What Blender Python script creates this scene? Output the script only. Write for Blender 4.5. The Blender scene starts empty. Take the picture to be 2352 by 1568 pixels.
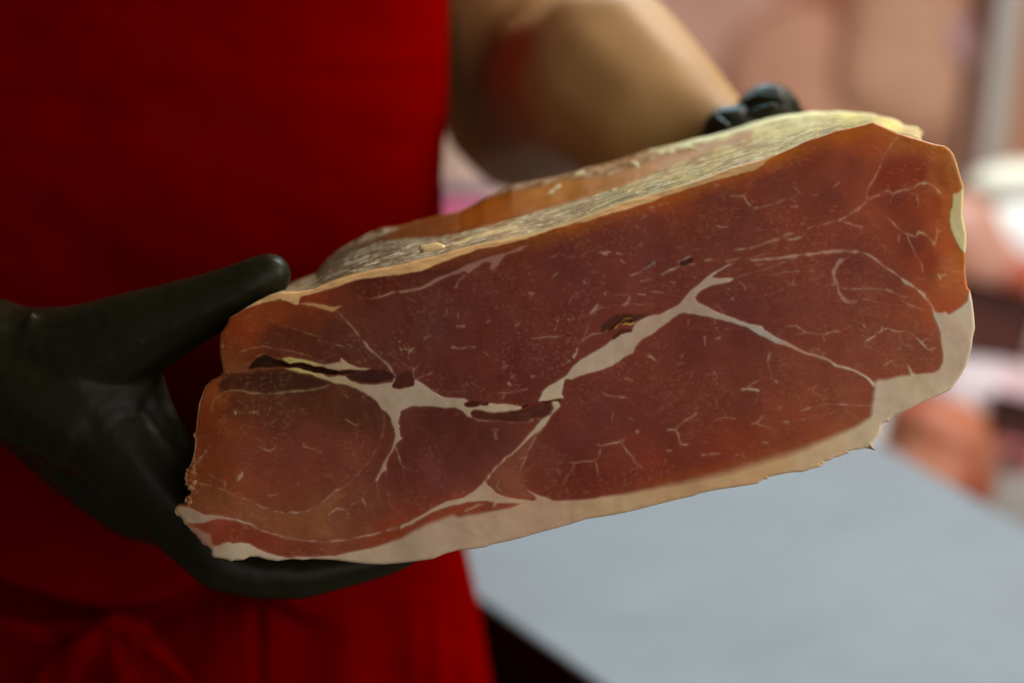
import bpy, bmesh, math, random
import numpy as np
from mathutils import Vector, Matrix

# ------------------------------------------------------------------ camera
S = bpy.context.scene
COL = S.collection
PITCH = math.radians(20.0)
CAMZ = 1.45
FPX = 50.0 / 36.0 * 2352.0
FOC = 0.514
cam_d = bpy.data.cameras.new('camera')
cam = bpy.data.objects.new('camera', cam_d)
COL.objects.link(cam)
cam.location = (0, 0, CAMZ)
cam.rotation_euler = (math.pi / 2 - PITCH, 0, 0)
cam_d.lens = 50
cam_d.sensor_width = 36
cam_d.clip_start = 0.02
cam_d.clip_end = 60
cam_d.dof.use_dof = True
cam_d.dof.focus_distance = FOC + 0.002
cam_d.dof.aperture_fstop = 2.7
cam_d.dof.aperture_blades = 7
S.camera = cam

# ------------------------------------------------------------------ world and lamps
world = bpy.data.worlds.new('World')
S.world = world
world.use_nodes = True
wb = world.node_tree.nodes['Background']
wb.inputs[0].default_value = (1.0, 0.96, 0.88, 1)
wb.inputs[1].default_value = 0.07

def area(name, loc, target, size, sy, power, color):
    l = bpy.data.lights.new(name, 'AREA')
    l.shape = 'RECTANGLE'; l.size = size; l.size_y = sy
    l.energy = power; l.color = color
    o = bpy.data.objects.new(name, l); COL.objects.link(o)
    o.location = loc
    d = Vector(target) - Vector(loc)
    o.rotation_euler = d.to_track_quat('-Z', 'Y').to_euler()
    return o
# shop window light from the right, ceiling light behind, added fills for the counter, the far meat and the front
area('window_light', (1.30, 0.05, 1.85), (0.05, 0.5, 1.25), 0.8, 0.9, 15.5, (1.0, 0.97, 0.93))
area('ceiling_light', (0.75, 1.35, 2.35), (0.15, 0.55, 1.25), 0.5, 0.5, 20.0, (1.0, 0.975, 0.90))
area('cool_counter_fill', (0.10, 1.15, 1.62), (0.28, 0.85, 0.95), 0.30, 0.30, 2.2, (0.50, 0.86, 1.0))  # added bluish fill to tint the counter top, no door there
area('display_fill', (1.0, 1.2, 2.75), (0.75, 2.0, 1.0), 1.2, 0.5, 10.5, (1.0, 0.84, 0.82))  # pinkish fill added to brighten the far display, source unseen
area('soft_front_fill', (0.50, -0.85, 1.60), (0.1, 0.5, 1.1), 1.2, 1.2, 5.0, (1.0, 0.955, 0.90))  # soft fill added from the front, not a fixture of the shop

S.view_settings.view_transform = 'Standard'
S.view_settings.look = 'None'
S.view_settings.exposure = 0.0
S.view_settings.gamma = 1.0
S.view_settings.use_curve_mapping = False

FW = Vector((0, math.cos(PITCH), -math.sin(PITCH)))
UP = Vector((0, math.sin(PITCH), math.cos(PITCH)))
C0 = Vector((0, 0, CAMZ))

def W(u, v, d):
    """a point of the place at depth d"""
    return C0 + FW * d + Vector((1, 0, 0)) * ((u - 1176) / FPX * d) + UP * (-(v - 784) / FPX * d)

def Wn(u, v, d):
    u = np.asarray(u, float); v = np.asarray(v, float); d = np.asarray(d, float) + 0 * u
    x = (u - 1176) / FPX * d
    y = -(v - 784) / FPX * d
    out = np.empty(u.shape + (3,))
    out[..., 0] = x
    out[..., 1] = FW.y * d + UP.y * y
    out[..., 2] = CAMZ + FW.z * d + UP.z * y
    return out

def lin(c):
    c = np.asarray(c, float) / 255.0
    return np.where(c <= 0.04045, c / 12.92, ((c + 0.055) / 1.055) ** 2.4)

def base(c, lit=0.56):
    return np.clip(lin(c) / lit, 0.0004, 0.9)

# ------------------------------------------------------------------ object helpers
def tag(o, label=None, cat=None, group=None, kind=None):
    if label: o['label'] = label
    if cat: o['category'] = cat
    if group: o['group'] = group
    if kind: o['kind'] = kind
    return o

def empty(name, loc, **k):
    o = bpy.data.objects.new(name, None); COL.objects.link(o)
    o.location = loc
    o.empty_display_size = 0.05
    bpy.context.view_layer.update()
    return tag(o, **k)

def link(name, me, mat, parent=None, smooth=True):
    o = bpy.data.objects.new(name, me); COL.objects.link(o)
    if mat: me.materials.append(mat)
    if smooth:
        me.polygons.foreach_set('use_smooth', [True] * len(me.polygons))
    if parent is not None:
        o.parent = parent
        o.matrix_parent_inverse = Matrix.Translation(-parent.location)
    return o

def mesh_np(name, verts, faces, mat, parent=None, smooth=True):
    me = bpy.data.meshes.new(name)
    verts = np.asarray(verts, np.float32).reshape(-1, 3)
    faces = np.asarray(faces, np.int32)
    me.vertices.add(len(verts)); me.vertices.foreach_set('co', verts.ravel())
    k = faces.shape[1]
    me.loops.add(faces.size); me.loops.foreach_set('vertex_index', faces.ravel())
    me.polygons.add(len(faces))
    me.polygons.foreach_set('loop_start', np.arange(0, faces.size, k, dtype=np.int32))
    me.update(calc_edges=True)
    me.validate()
    return link(name, me, mat, parent, smooth)

def attr_color(me, name, rgb):
    a = me.attributes.new(name, 'FLOAT_COLOR', 'POINT')
    d = np.ones((len(rgb), 4), np.float32); d[:, :3] = rgb
    a.data.foreach_set('color', d.ravel())

def attr_float(me, name, val):
    a = me.attributes.new(name, 'FLOAT', 'POINT')
    a.data.foreach_set('value', np.asarray(val, np.float32).ravel())

def attr_vec(me, name, val):
    a = me.attributes.new(name, 'FLOAT_VECTOR', 'POINT')
    a.data.foreach_set('vector', np.asarray(val, np.float32).ravel())

def box(name, lo, hi, mat, parent=None, bevel=0.003, frame=None):
    bm = bmesh.new()
    bmesh.ops.create_cube(bm, size=1)
    for v in bm.verts:
        v.co = Vector([lo[i] + (v.co[i] + 0.5) * (hi[i] - lo[i]) for i in range(3)])
    if bevel:
        bmesh.ops.bevel(bm, geom=list(bm.edges), offset=bevel, segments=2, affect='EDGES')
    if frame is not None:
        for v in bm.verts: v.co = frame @ v.co
    me = bpy.data.meshes.new(name); bm.to_mesh(me); bm.free()
    return link(name, me, mat, parent, False)

# ------------------------------------------------------------------ materials
class NT:
    def __init__(s, name):
        s.m = bpy.data.materials.new(name); s.m.use_nodes = True
        s.t = s.m.node_tree; s.b = s.t.nodes['Principled BSDF']
    def n(s, typ, **k):
        x = s.t.nodes.new(typ)
        for a, b in k.items(): setattr(x, a, b)
        return x
    def l(s, a, b): s.t.links.new(a, b)
    def noise(s, vec, scale, detail=4, rough=0.55, dist=0.0):
        x = s.n('ShaderNodeTexNoise'); x.inputs['Scale'].default_value = scale
        x.inputs['Detail'].default_value = detail; x.inputs['Roughness'].default_value = rough
        x.inputs['Distortion'].default_value = dist
        if vec is not None: s.l(vec, x.inputs['Vector'])
        return x.outputs['Fac']
    def ramp(s, fac, stops):
        x = s.n('ShaderNodeValToRGB'); r = x.color_ramp
        while len(r.elements) < len(stops): r.elements.new(0.5)
        for e, (p, c) in zip(r.elements, stops):
            e.position = p; e.color = (c[0], c[1], c[2], 1)
        s.l(fac, x.inputs[0]); return x.outputs[0]
    def mix(s, fac, a, b, mode='MIX'):
        x = s.n('ShaderNodeMix', data_type='RGBA', blend_type=mode)
        if isinstance(fac, (int, float)): x.inputs[0].default_value = fac
        else: s.l(fac, x.inputs[0])
        for i, q in ((6, a), (7, b)):
            if isinstance(q, (tuple, list, np.ndarray)): x.inputs[i].default_value = (q[0], q[1], q[2], 1)
            else: s.l(q, x.inputs[i])
        return x.outputs[2]
    def mapr(s, v, a, b, c, d):
        x = s.n('ShaderNodeMapRange'); s.l(v, x.inputs[0])
        for i, q in enumerate((a, b, c, d)): x.inputs[i + 1].default_value = q
        return x.outputs[0]
    def scale(s, vec, sc, rot=(0, 0, 0)):
        x = s.n('ShaderNodeMapping'); x.inputs['Scale'].default_value = sc
        x.inputs['Rotation'].default_value = rot
        s.l(vec, x.inputs[0]); return x.outputs[0]
    def obj(s): return s.n('ShaderNodeTexCoord').outputs['Object']
    def attr(s, name, out='Color'):
        x = s.n('ShaderNodeAttribute'); x.attribute_name = name; return x.outputs[out]
    def bump(s, h, strength, dist, prev=None):
        x = s.n('ShaderNodeBump'); x.inputs['Strength'].default_value = strength
        x.inputs['Distance'].default_value = dist
        s.l(h, x.inputs['Height'])
        if prev: s.l(prev, x.inputs['Normal'])
        s.l(x.outputs[0], s.b.inputs['Normal']); return x.outputs[0]
    def set(s, **k):
        for a, v in k.items():
            i = s.b.inputs[a.replace('_', ' ')]
            if isinstance(v, (int, float)): i.default_value = v
            elif isinstance(v, (tuple, list, np.ndarray)): i.default_value = (v[0], v[1], v[2], 1)
            else: s.l(v, i)

def simple(name, col, rough=0.5, spec=0.3, var=0.12, scale=25, bump=0.0, metal=0.0, bscale=200):
    m = NT(name); o = m.obj()
    f = m.noise(o, scale, 3)
    c = np.asarray(col, float)
    m.set(Base_Color=m.mix(f, tuple(c * (1 - var)), tuple(np.clip(c * (1 + var), 0, 1))), Roughness=rough, Metallic=metal)
    m.b.inputs['Specular IOR Level'].default_value = spec
    if bump: m.bump(m.noise(o, bscale, 3), bump, 0.001)
    return m.m

# cut meat face
m = NT('cured_meat'); o = m.obj()
c = m.attr('col'); fat = m.attr('fat', 'Fac')
grain = m.noise(m.scale(o, (170, 900, 900), (0.0, 0.22, 0)), 1.0, 4, 0.6)
fine = m.noise(o, 1500, 2)
blot = m.noise(o, 45, 4)
c1 = m.mix(1.0, c, m.ramp(grain, [(0.25, (0.88,) * 3), (0.75, (1.10,) * 3)]), 'MULTIPLY')
c1 = m.mix(1.0, c1, m.ramp(blot, [(0.25, (0.90,) * 3), (0.75, (1.09,) * 3)]), 'MULTIPLY')
c1 = m.mix(1.0, c1, m.ramp(fine, [(0.3, (0.93,) * 3), (0.7, (1.06,) * 3)]), 'MULTIPLY')
c2 = m.mix(1.0, c, m.ramp(m.noise(o, 22, 2), [(0.25, (0.95, 0.95, 0.93)), (0.75, (1.03, 1.03, 1.05))]), 'MULTIPLY')
m.set(Base_Color=m.mix(fat, c1, c2))
m.set(Roughness=m.mapr(blot, 0.3, 0.7, 0.36, 0.52))
m.b.inputs['Specular IOR Level'].default_value = 0.14
m.b.inputs['Subsurface Weight'].default_value = 0.3
m.b.inputs['Subsurface Radius'].default_value = (0.0016, 0.0006, 0.0004)
m.b.inputs['Subsurface Scale'].default_value = 1.0
m.bump(grain, 0.15, 0.0003, m.bump(fine, 0.15, 0.0002))
M_MEAT = m.m

# dry outer hide
m = NT('dried_hide'); hv = m.attr('hv', 'Vector')
c = m.attr('col'); hid = m.attr('hide', 'Fac')
st = m.noise(m.scale(hv, (30, 170, 1)), 1.0, 7, 0.75, 1.6)
st2 = m.noise(m.scale(hv, (180, 620, 1)), 1.0, 5, 0.75, 1.4)
sp = m.noise(m.scale(hv, (150, 260, 1)), 1.0, 6, 0.75, 1.2)
c1 = m.mix(1.0, c, m.ramp(st, [(0.34, (0.34, 0.29, 0.28)), (0.47, (0.85, 0.84, 0.83)), (0.62, (1.32, 1.30, 1.22))]), 'MULTIPLY')
c1 = m.mix(1.0, c1, m.ramp(st2, [(0.36, (0.5, 0.47, 0.45)), (0.60, (1.2,) * 3)]), 'MULTIPLY')
c1 = m.mix(m.mapr(sp, 0.50, 0.64, 0.0, 0.75), c1, base((188, 178, 148)))
c2 = m.mix(1.0, c, m.ramp(st, [(0.32, (0.66, 0.60, 0.55)), (0.66, (1.2, 1.18, 1.1))]), 'MULTIPLY')
m.set(Base_Color=m.mix(hid, c2, c1), Roughness=m.mapr(hid, 0, 1, 0.38, 0.72))
m.b.inputs['Specular IOR Level'].default_value = 0.12
m.bump(st, 0.6, 0.0012, m.bump(st2, 0.5, 0.0005))
M_HIDE = m.m

# apron cloth
m = NT('red_cloth'); o = m.obj()
wv = m.noise(m.scale(o, (900, 900, 900)), 1.0, 2)
bl = m.noise(o, 9, 3)
m.set(Base_Color=m.mix(bl, (0.158, 0.0, 0.0), (0.182, 0.0, 0.0)), Roughness=0.95)
m.b.inputs['Specular IOR Level'].default_value = 0.0
m.bump(wv, 0.3, 0.0004, m.bump(m.noise(m.scale(o, (14, 14, 5)), 1.0, 3), 0.5, 0.006))
M_RED = m.m

# glove
m = NT('black_nitrile'); o = m.obj()
w1 = m.noise(m.scale(o, (38, 50, 24), (0, 0.6, 0)), 1.0, 2, 0.45, 0.8)
w2 = m.noise(o, 260, 3, 0.5, 0.6)
m.set(Base_Color=m.mix(m.noise(o, 30, 2), (0.0115, 0.0108, 0.0030), (0.0145, 0.0132, 0.0045)), Roughness=m.mapr(w2, 0.3, 0.7, 0.36, 0.46))
m.b.inputs['Specular IOR Level'].default_value = 0.18
m.bump(w1, 0.45, 0.004, m.bump(w2, 0.05, 0.0004))
M_GLOVE = m.m

# skin
m = NT('skin'); o = m.obj()
f = m.noise(o, 34, 5, 0.65); g = m.noise(o, 420, 4)
m.set(Base_Color=m.mix(f, (0.34, 0.184, 0.066), (0.43, 0.246, 0.096)), Roughness=0.55)
m.b.inputs['Specular IOR Level'].default_value = 0.22
m.b.inputs['Subsurface Weight'].default_value = 0.12
m.b.inputs['Subsurface Radius'].default_value = (0.010, 0.004, 0.002)
m.b.inputs['Subsurface Scale'].default_value = 1.0
m.bump(g, 0.25, 0.0006)
M_SKIN = m.m

# counter top
m = NT('counter_sheet'); o = m.obj()
f = m.noise(m.scale(o, (3, 5, 3)), 1.0, 3)
m.set(Base_Color=m.mix(f, (0.212, 0.262, 0.298), (0.245, 0.274, 0.298)), Roughness=m.mapr(m.noise(o, 40, 3), 0.3, 0.7, 0.28, 0.45))
m.b.inputs['Specular IOR Level'].default_value = 0.4
m.bump(m.noise(m.scale(o, (400, 12, 12), (0, 0, 0.5)), 1.0, 3), 0.12, 0.0004)
m.set(Roughness=m.mapr(m.noise(m.scale(o, (9, 14, 9)), 1.0, 5, 0.7), 0.35, 0.65, 0.22, 0.55))
M_COUNTER = m.m
M_MAROON = simple('maroon_panel', (0.018, 0.0003, 0.0006), 0.8, 0.03)

# ------------------------------------------------------------------ numpy tools
def vnoise(x, y, sc, seed):
    r = np.random.RandomState(seed); g = r.rand(128, 128)
    X = x / sc; Y = y / sc
    xi = np.floor(X).astype(int); yi = np.floor(Y).astype(int)
    fx = X - xi; fy = Y - yi
    fx = fx * fx * (3 - 2 * fx); fy = fy * fy * (3 - 2 * fy)
    a = g[yi % 128, xi % 128]; b = g[yi % 128, (xi + 1) % 128]
    c_ = g[(yi + 1) % 128, xi % 128]; d = g[(yi + 1) % 128, (xi + 1) % 128]
    return (a * (1 - fx) + b * fx) * (1 - fy) + (c_ * (1 - fx) + d * fx) * fy - 0.5

def fbm(x, y, sc, seed, oc=3):
    t = 0; a = 1.0
    for k in range(oc):
        t = t + a * vnoise(x + 37 * k, y + 91 * k, sc / 2 ** k, seed + k); a *= 0.5
    return t

TILE = {'A': (700, 900), 'B': (1600, 900), 'C': (2500, 400), 'D': (3100, 400), 'E': (700, 1500), 'F': (1600, 1500),
        'G': (2400, 1000), 'H': (3000, 1000), 'I': (700, 1900), 'J': (1600, 1900), 'K': (2500, 1500), 'L': (3100, 1500), 'M': (1600, 400)}
def T(t, pts):
    x0, y0 = TILE[t]
    return [(x0 * .57422 + a * .24425, y0 * .57422 + b * .24425) for a, b in pts]

def sdist_poly(X, Y, poly):
    """signed distance to a closed polygon (positive inside)"""
    P = np.array(poly, float); Q = np.roll(P, -1, 0)
    ins = np.zeros(X.shape, bool); d2 = np.full(X.shape, 1e18)
    for (ax, ay), (bx, by) in zip(P, Q):
        if ay != by:
            cnd = ((ay > Y) != (by > Y))
            xx = (bx - ax) * (Y - ay) / (by - ay) + ax
            ins ^= cnd & (X < xx)
        ex, ey = bx - ax, by - ay
        L = ex * ex + ey * ey + 1e-9
        t = np.clip(((X - ax) * ex + (Y - ay) * ey) / L, 0, 1)
        dd = (X - ax - t * ex) ** 2 + (Y - ay - t * ey) ** 2
        np.minimum(d2, dd, out=d2)
    d = np.sqrt(d2)
    return np.where(ins, d, -d)

# ------------------------------------------------------------------ ham outline
OUT = (T('A', [(455,1375),(430,1250),(420,1120),(435,1010),(490,930),(510,875),(600,820),(660,780),(780,710),(900,655),(1000,628),(1150,625),(1300,600),(1500,520),(1650,470),(1850,420),(2000,395),(2200,355)]) +
       T('B', [(0,375),(100,345),(250,312),(330,300),(480,250),(620,215),(800,170),(1000,140),(1200,100),(1350,60),(1550,0)]) +
       T('C', [(0,960),(200,910),(400,850),(600,790),(800,720),(1000,640),(1150,600),(1300,555),(1400,510),(1450,500),(1550,460),(1700,388),(1800,353)]) +
       T('D', [(400,355),(500,320),(570,290),(700,265),(830,235),(920,208),(980,235),(1050,265),(1150,310),(1280,350),(1400,385),(1500,415),(1590,430),(1640,460),(1680,510),(1710,590),(1740,700),(1775,810),(1770,950),(1765,1080),(1780,1170),(1800,1260),(1800,1350),(1790,1450),(1795,1560)]) +
       T('H', [(2025,150),(2035,280),(2045,350),(2070,380),(2090,480),(2105,600),(2112,680),(2115,740),(2095,820),(2085,920),(2060,1010),(2030,1090),(1990,1170),(1940,1240),(1890,1310),(1800,1355),(1700,1395),(1600,1435),(1500,1490),(1400,1535)]) +
       T('L', [(1120,372),(1085,400),(1070,440),(1045,437),(1015,450),(998,475),(995,510),(985,545),(960,575),(940,605),(910,635),(945,710),(925,700),(880,670),(868,692),(850,680),(800,697),(740,700),(690,715),(705,742),(670,735),(620,760),(560,775),(520,800),(455,812),(492,833),(430,835),(457,850),(400,866),(350,878),(265,908),(150,912)]) +
       T('K', [(1410,942),(1345,958),(1355,978),(1310,975),(1265,1000),(1262,1014),(1170,1030),(1050,1050),(870,1075),(700,1110),(640,1135),(500,1165),(300,1215),(150,1255),(0,1290)]) +
       T('J', [(2000,372),(1880,392),(1750,410),(1660,440),(1600,460),(1450,500),(1300,540),(1150,585),(1050,610),(950,632),(860,650),(800,675),(650,695),(540,705),(430,735),(310,785),(200,800),(0,825)]) +
       T('I', [(1950,838),(1800,832),(1650,815),(1500,795),(1400,790),(1290,785),(1200,795),(1100,785),(960,805),(860,790),(780,765),(700,765),(640,795),(560,797),(530,808),(480,790),(440,780),(400,775),(360,770),(340,740),(345,700),(310,670),(250,640),(240,610),(215,590),(200,560),(150,520),(120,480),(90,460),(75,425),(50,388),(10,375),(-5,340),(5,300),(40,268),(90,262),(85,235),(105,200),(140,180),(155,150),(115,130),(125,105),(90,90),(100,60),(85,30),(98,0)]) +
       T('E', [(90,925),(110,905),(95,885),(130,870),(145,830),(160,800),(170,750),(180,700),(186,640),(188,600),(170,575),(168,552),(180,540),(195,530),(200,440),(215,330),(225,260),(255,180),(285,100),(340,45),(430,0)]))

STEP = 1.6
gx = np.arange(392, 2240, STEP); gy = np.arange(248, 1306, STEP)
GX, GY = np.meshgrid(gx, gy)
SD = sdist_poly(GX, GY, OUT)
WX = GX + 3.0 * fbm(GX, GY, 22, 5); WY = GY + 3.0 * fbm(GX, GY, 22, 15)
fatm = np.zeros(GX.shape)

def sub(pts, mar):
    p = np.array(pts)
    i0 = max(0, int((p[:, 0].min() - mar - gx[0]) / STEP)); i1 = min(len(gx), int((p[:, 0].max() + mar - gx[0]) / STEP) + 2)
    j0 = max(0, int((p[:, 1].min() - mar - gy[0]) / STEP)); j1 = min(len(gy), int((p[:, 1].max() + mar - gy[0]) / STEP) + 2)
    return slice(j0, j1), slice(i0, i1)

def fill(arr, pts, soft=1.6, val=1.0, shift=0.0, warp=1.0):
    s = sub(pts, 4 * np.max(soft) + 4)
    x = GX[s] * (1 - warp) + WX[s] * warp; y = GY[s] * (1 - warp) + WY[s] * warp
    d = sdist_poly(x, y, pts) + shift
    sf = soft[s] if isinstance(soft, np.ndarray) else soft
    k = np.clip(d / (2 * sf) + 0.5, 0, 1); k = k * k * (3 - 2 * k) * val
    arr[s] = np.maximum(arr[s], k)
    return s, k

def stroke(arr, pts, w, val=1.0, w1=None, soft=1.25):
    """w: full width at the start (tile units); w1 at the end"""
    if w1 is None: w1 = w
    r0, r1 = w * .24425 / 2, w1 * .24425 / 2
    P = np.array(pts, float)
    L = np.r_[0, np.cumsum(np.hypot(*np.diff(P, axis=0).T))]; L /= L[-1] + 1e-9
    s = sub(pts, max(r0, r1) + 5)
    x = WX[s]; y = WY[s]
    mod = np.clip(1 + 1.5 * fbm(x, y, 13, 61, 2), 0.35, 2.0)
    alp = np.clip(0.86 + 1.3 * fbm(x, y, 22, 67, 2), 0.45, 1.0) if val < 0.99 else 1.0
    best = np.zeros(x.shape)
    for k in range(len(P) - 1):
        ax, ay = P[k]; bx, by = P[k + 1]; ex, ey = bx - ax, by - ay
        t = np.clip(((x - ax) * ex + (y - ay) * ey) / (ex * ex + ey * ey + 1e-9), 0, 1)
        d = np.hypot(x - ax - t * ex, y - ay - t * ey)
        tt = L[k] + (L[k + 1] - L[k]) * t
        r = (r0 + (r1 - r0) * tt) * mod
        endt = np.clip(np.minimum(tt, 1 - tt) * 8 + 0.45, 0, 1)
        kk = np.clip((r * endt + soft - d) / (2 * soft), 0, 1) * np.clip(r / soft * 1.2, 0.35, 1)
        best = np.maximum(best, kk)
    arr[s] = np.maximum(arr[s], best * val * alp)

# fat regions -----------------------------------------------------
creamm = np.zeros(GX.shape)
CREAM = (T('A', [(560,720),(700,640),(1000,500),(2351,200)]) + T('B', [(1500,-60)]) + T('C', [(1300,430),(1480,480),(1330,575),(1300,610),(1220,660),(1100,690),(900,740),(750,790),(560,840),(400,900),(200,970),(0,1035)]) +
         T('B', [(1600,2),(1450,32),(1300,90),(1100,155),(900,195),(700,240),(560,290),(400,350),(200,430),(0,465)]) +
         T('A', [(2100,470),(1900,490),(1700,520),(1500,590),(1300,640),(1180,672),(1165,710),(1160,745),(1130,745),(1060,718),(980,700),(900,712),(800,738),(660,785)]))
fill(creamm, CREAM, 2.2)
s0 = 2 + 15 * np.exp(-((GX - 1720) / 270.0) ** 2) + 7 * np.exp(-((GX - 1010) / 120.0) ** 2)
BOT = (T('H', [(2250,330),(2075,375),(2050,420),(2038,480),(1990,540),(1920,580),(1880,602),(1850,600),(1835,575),(1800,590),(1745,585),(1710,530),(1725,620),(1760,700),(1790,790),(1800,880),(1812,970),(1812,1050),(1780,1120),(1720,1160),(1640,1160),(1560,1165),(1520,1150),(1485,1085),(1505,1180),(1400,1190),(1280,1220),(1210,1220),(1172,1242),(1174,1290),(1160,1380),(1165,1410),(1142,1470),(1140,1560)]) +
       T('K', [(2290,410),(2200,470),(2050,540),(1900,605),(1700,685),(1500,755),(1300,810),(1100,875),(900,930),(700,975),(500,1020),(300,1060),(150,1090),(0,1118)]) +
       T('F', [(1900,1145),(1750,1170),(1600,1180),(1440,1185),(1400,1160),(1300,1130),(1200,1078),(1270,1140),(1285,1165),(1240,1190),(1130,1212),(1080,1235),(900,1272),(700,1312),(560,1335),(480,1320),(400,1352),(250,1405),(130,1465),(0,1545)]) +
       T('I', [(2030,625),(1900,670),(1700,715),(1500,755),(1300,765),(1150,765),(1050,782),(1050,1200),(2000,1300)]) + T('J', [(2300,1200)]) + T('L', [(2300,900)]) + T('H', [(2600,1200)]))
fill(fatm, BOT, s0, warp=0.7)
fill(fatm, T('F', [(800,985),(825,1040),(900,1110),(1000,1155),(1100,1165),(1220,1180),(1320,1190),(1130,1212),(1000,1200),(900,1200),(860,1190),(820,1175),(650,1190),(520,1215),(420,1245),(300,1292),(150,1365),(0,1450),(0,1420),(100,1370),(250,1290),(420,1195),(600,1150),(700,1090),(770,1030)]), 1.2)
fill(fatm, T('I', [(-40,290),(90,288),(160,320),(280,370),(420,385),(600,415),(760,480),(700,470),(560,420),(400,412),(270,442),(150,452),(70,448),(40,400),(-40,380)]), 2.2)
fill(fatm, T('I', [(300,690),(420,655),(500,625),(540,640),(620,632),(700,650),(800,700),(950,755),(1080,778),(960,850),(600,850),(300,820)]), 1.8)
fill(fatm, T('I', [(60,440),(140,470),(220,500),(330,560),(340,640),(400,690),(300,720),(150,600)]), 6, 0.55)
fill(fatm, T('D', [(1675,885),(1720,872),(1790,820),(1840,1080),(1840,1450),(1790,1440),(1740,1400),(1700,1310),(1665,1240),(1645,1150),(1640,1040),(1660,1000),(1668,940)]), 1.5, 0.9)
fill(fatm, T('D', [(1590,425),(1700,480),(1800,700),(1850,900),(1760,900),(1730,760),(1690,620),(1650,520)]), 9, 0.35)
SEAM = (T('B', [(1880,1165),(1800,1210),(1700,1260),(1620,1330),(1560,1420),(1450,1480),(1380,1530)]) + T('F', [(1340,157),(1325,200),(1300,245),(1400,238),(1500,215),(1542,218),(1520,180),(1530,80),(1550,35),(1620,38),(1700,0)]) +
        T('B', [(1850,1370),(1990,1330),(2050,1290)]) +
        T('G', [(100,1100),(170,1060),(220,1010),(310,970),(320,930),(380,850),(480,790),(600,710),(680,640),(740,605),(800,592),(900,602),(1000,628),(1100,647),(1250,682),(1380,722),(1500,800),(1650,870),(1800,920),(1950,988),(2130,1040),(2230,1097),(2351,1120),(2351,1100),(2230,1078),(2120,1010),(1950,966),(1800,888),(1650,808),(1540,750),(1520,713),(1420,698),(1300,658),(1180,608),(1080,578),(1010,540),(960,518),(910,490),(888,450),(910,410),(960,370),(1050,335),(1150,315),(1210,300),(1260,266),(1210,258),(1110,268),(1050,258),(1100,205),(1190,155),(1265,122),(1200,138),(1100,185),(1010,248),(940,308),(870,368),(800,440),(740,510),(650,560),(560,600),(450,630),(350,670),(315,720),(300,770),(190,790),(120,840),(0,930)]))
fill(fatm, SEAM, 1.0)
fill(fatm, T('H', [(1172,1250),(1130,1205),(1060,1165),(960,1110),(860,1085),(800,1080),(740,1030),(680,1005),(680,1018),(740,1045),(790,1095),(860,1105),(960,1130),(1060,1185),(1120,1230),(1165,1290)]), 1.0)
fill(fatm, T('F', [(1430,250),(1490,235),(1508,290),(1430,360),(1370,470),(1310,520),(1270,545),(1180,625),(1120,680),(1050,745),(1040,735),(1150,625),(1270,490),(1330,420),(1400,370),(1442,310)]), 1.0, 0.9)
SEAM2 = (T('A', [(1280,1385),(1330,1388),(1450,1430),(1600,1412),(1640,1465),(1750,1495),(1900,1500),(2040,1480),(2060,1440),(2080,1440),(2030,1510),(2050,1540),(2120,1545),(2240,1510),(2260,1450),(2330,1500)]) +
         T('F', [(170,50),(220,90),(300,150),(390,200),(450,210),(600,215),(640,235),(600,262),(600,290),(680,302),(740,290),(820,265),(950,270),(1100,288),(1150,298),(1130,320),(1000,345),(880,355),(800,332),(700,318),(660,350),(680,400),(640,385),(570,330),(520,305),(430,310),(330,290),(230,285),(120,295),(0,330)]) +
         T('E', [(2120,330),(2110,400),(2100,450),(2108,470),(2125,475),(2108,500),(2118,580),(2140,595),(2110,610),(2080,640),(2060,680),(2010,760),(1980,850),(1985,890),(1940,920),(1900,1000),(1880,1000),(1930,900),(1960,820),(2020,720),(2050,660),(2065,570),(2050,490),(2030,400),(1990,350),(1940,320),(1900,250),(1830,190),(1700,120),(1550,80),(1480,70),(1300,5)]))
fill(fatm, SEAM2, 1.0)
fill(fatm, T('A', [(1000,1258),(1080,1245),(1200,1268),(1330,1290),(1400,1308),(1480,1300),(1552,1290),(1562,1243),(1620,1298),(1730,1342),(1840,1345),(1800,1365),(1650,1352),(1520,1367),(1430,1347),(1380,1322),(1310,1322),(1200,1297),(1080,1302)]), 1.0)
fill(fatm, T('A', [(1030,1340),(1150,1348),(1280,1378),(1400,1400),(1400,1420),(1280,1405),(1150,1385)]), 1.2)
fill(fatm, T('B', [(1220,192),(1130,240),(1000,270),(960,310),(920,370),(870,420),(850,430),(860,360),(830,345),(780,350),(700,410),(640,460),(605,432),(450,482),(350,532),(230,592),(100,632),(0,645),(0,630),(100,618),(230,568),(350,500),(500,438),(620,378),(780,318),(900,278),(1050,238),(1120,203)]), 1.6, 0.6)
fill(fatm, T('A', [(1160,735),(1250,728),(1400,750),(1480,770),(1570,758),(1510,795),(1480,817),(1400,797),(1300,762),(1220,747)]), 1.2, 0.85)

V = []
def v(t, pts, w, s=0.75, w1=None): V.append((T(t, pts), w, s, w1))
v('A', [(1500,800),(1560,850),(1640,930),(1700,1000),(1760,1080),(1810,1150),(1900,1220),(1980,1290),(2040,1370),(2085,1430)], 9, .7, 15)
v('A', [(740,850),(900,900),(1100,970),(1300,1030),(1400,1055)], 6, .4)
v('A', [(1350,1080),(1450,1110),(1570,1140),(1570,1168)], 8, .5)
v('A', [(930,1015),(990,1030)], 6, .5); v('A', [(1480,850),(1560,885),(1640,935)], 6, .3)
v('A', [(580,1200),(700,1160),(830,1140),(950,1165),(1100,1190),(1200,1210),(1300,1250),(1450,1300)], 8, .5)
v('A', [(650,1370),(680,1310),(740,1250),(830,1210),(880,1230),(950,1260),(1010,1260)], 7, .55)
v('A', [(455,1380),(560,1385),(650,1370),(800,1350),(950,1330),(1030,1345)], 7, .45)
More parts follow.
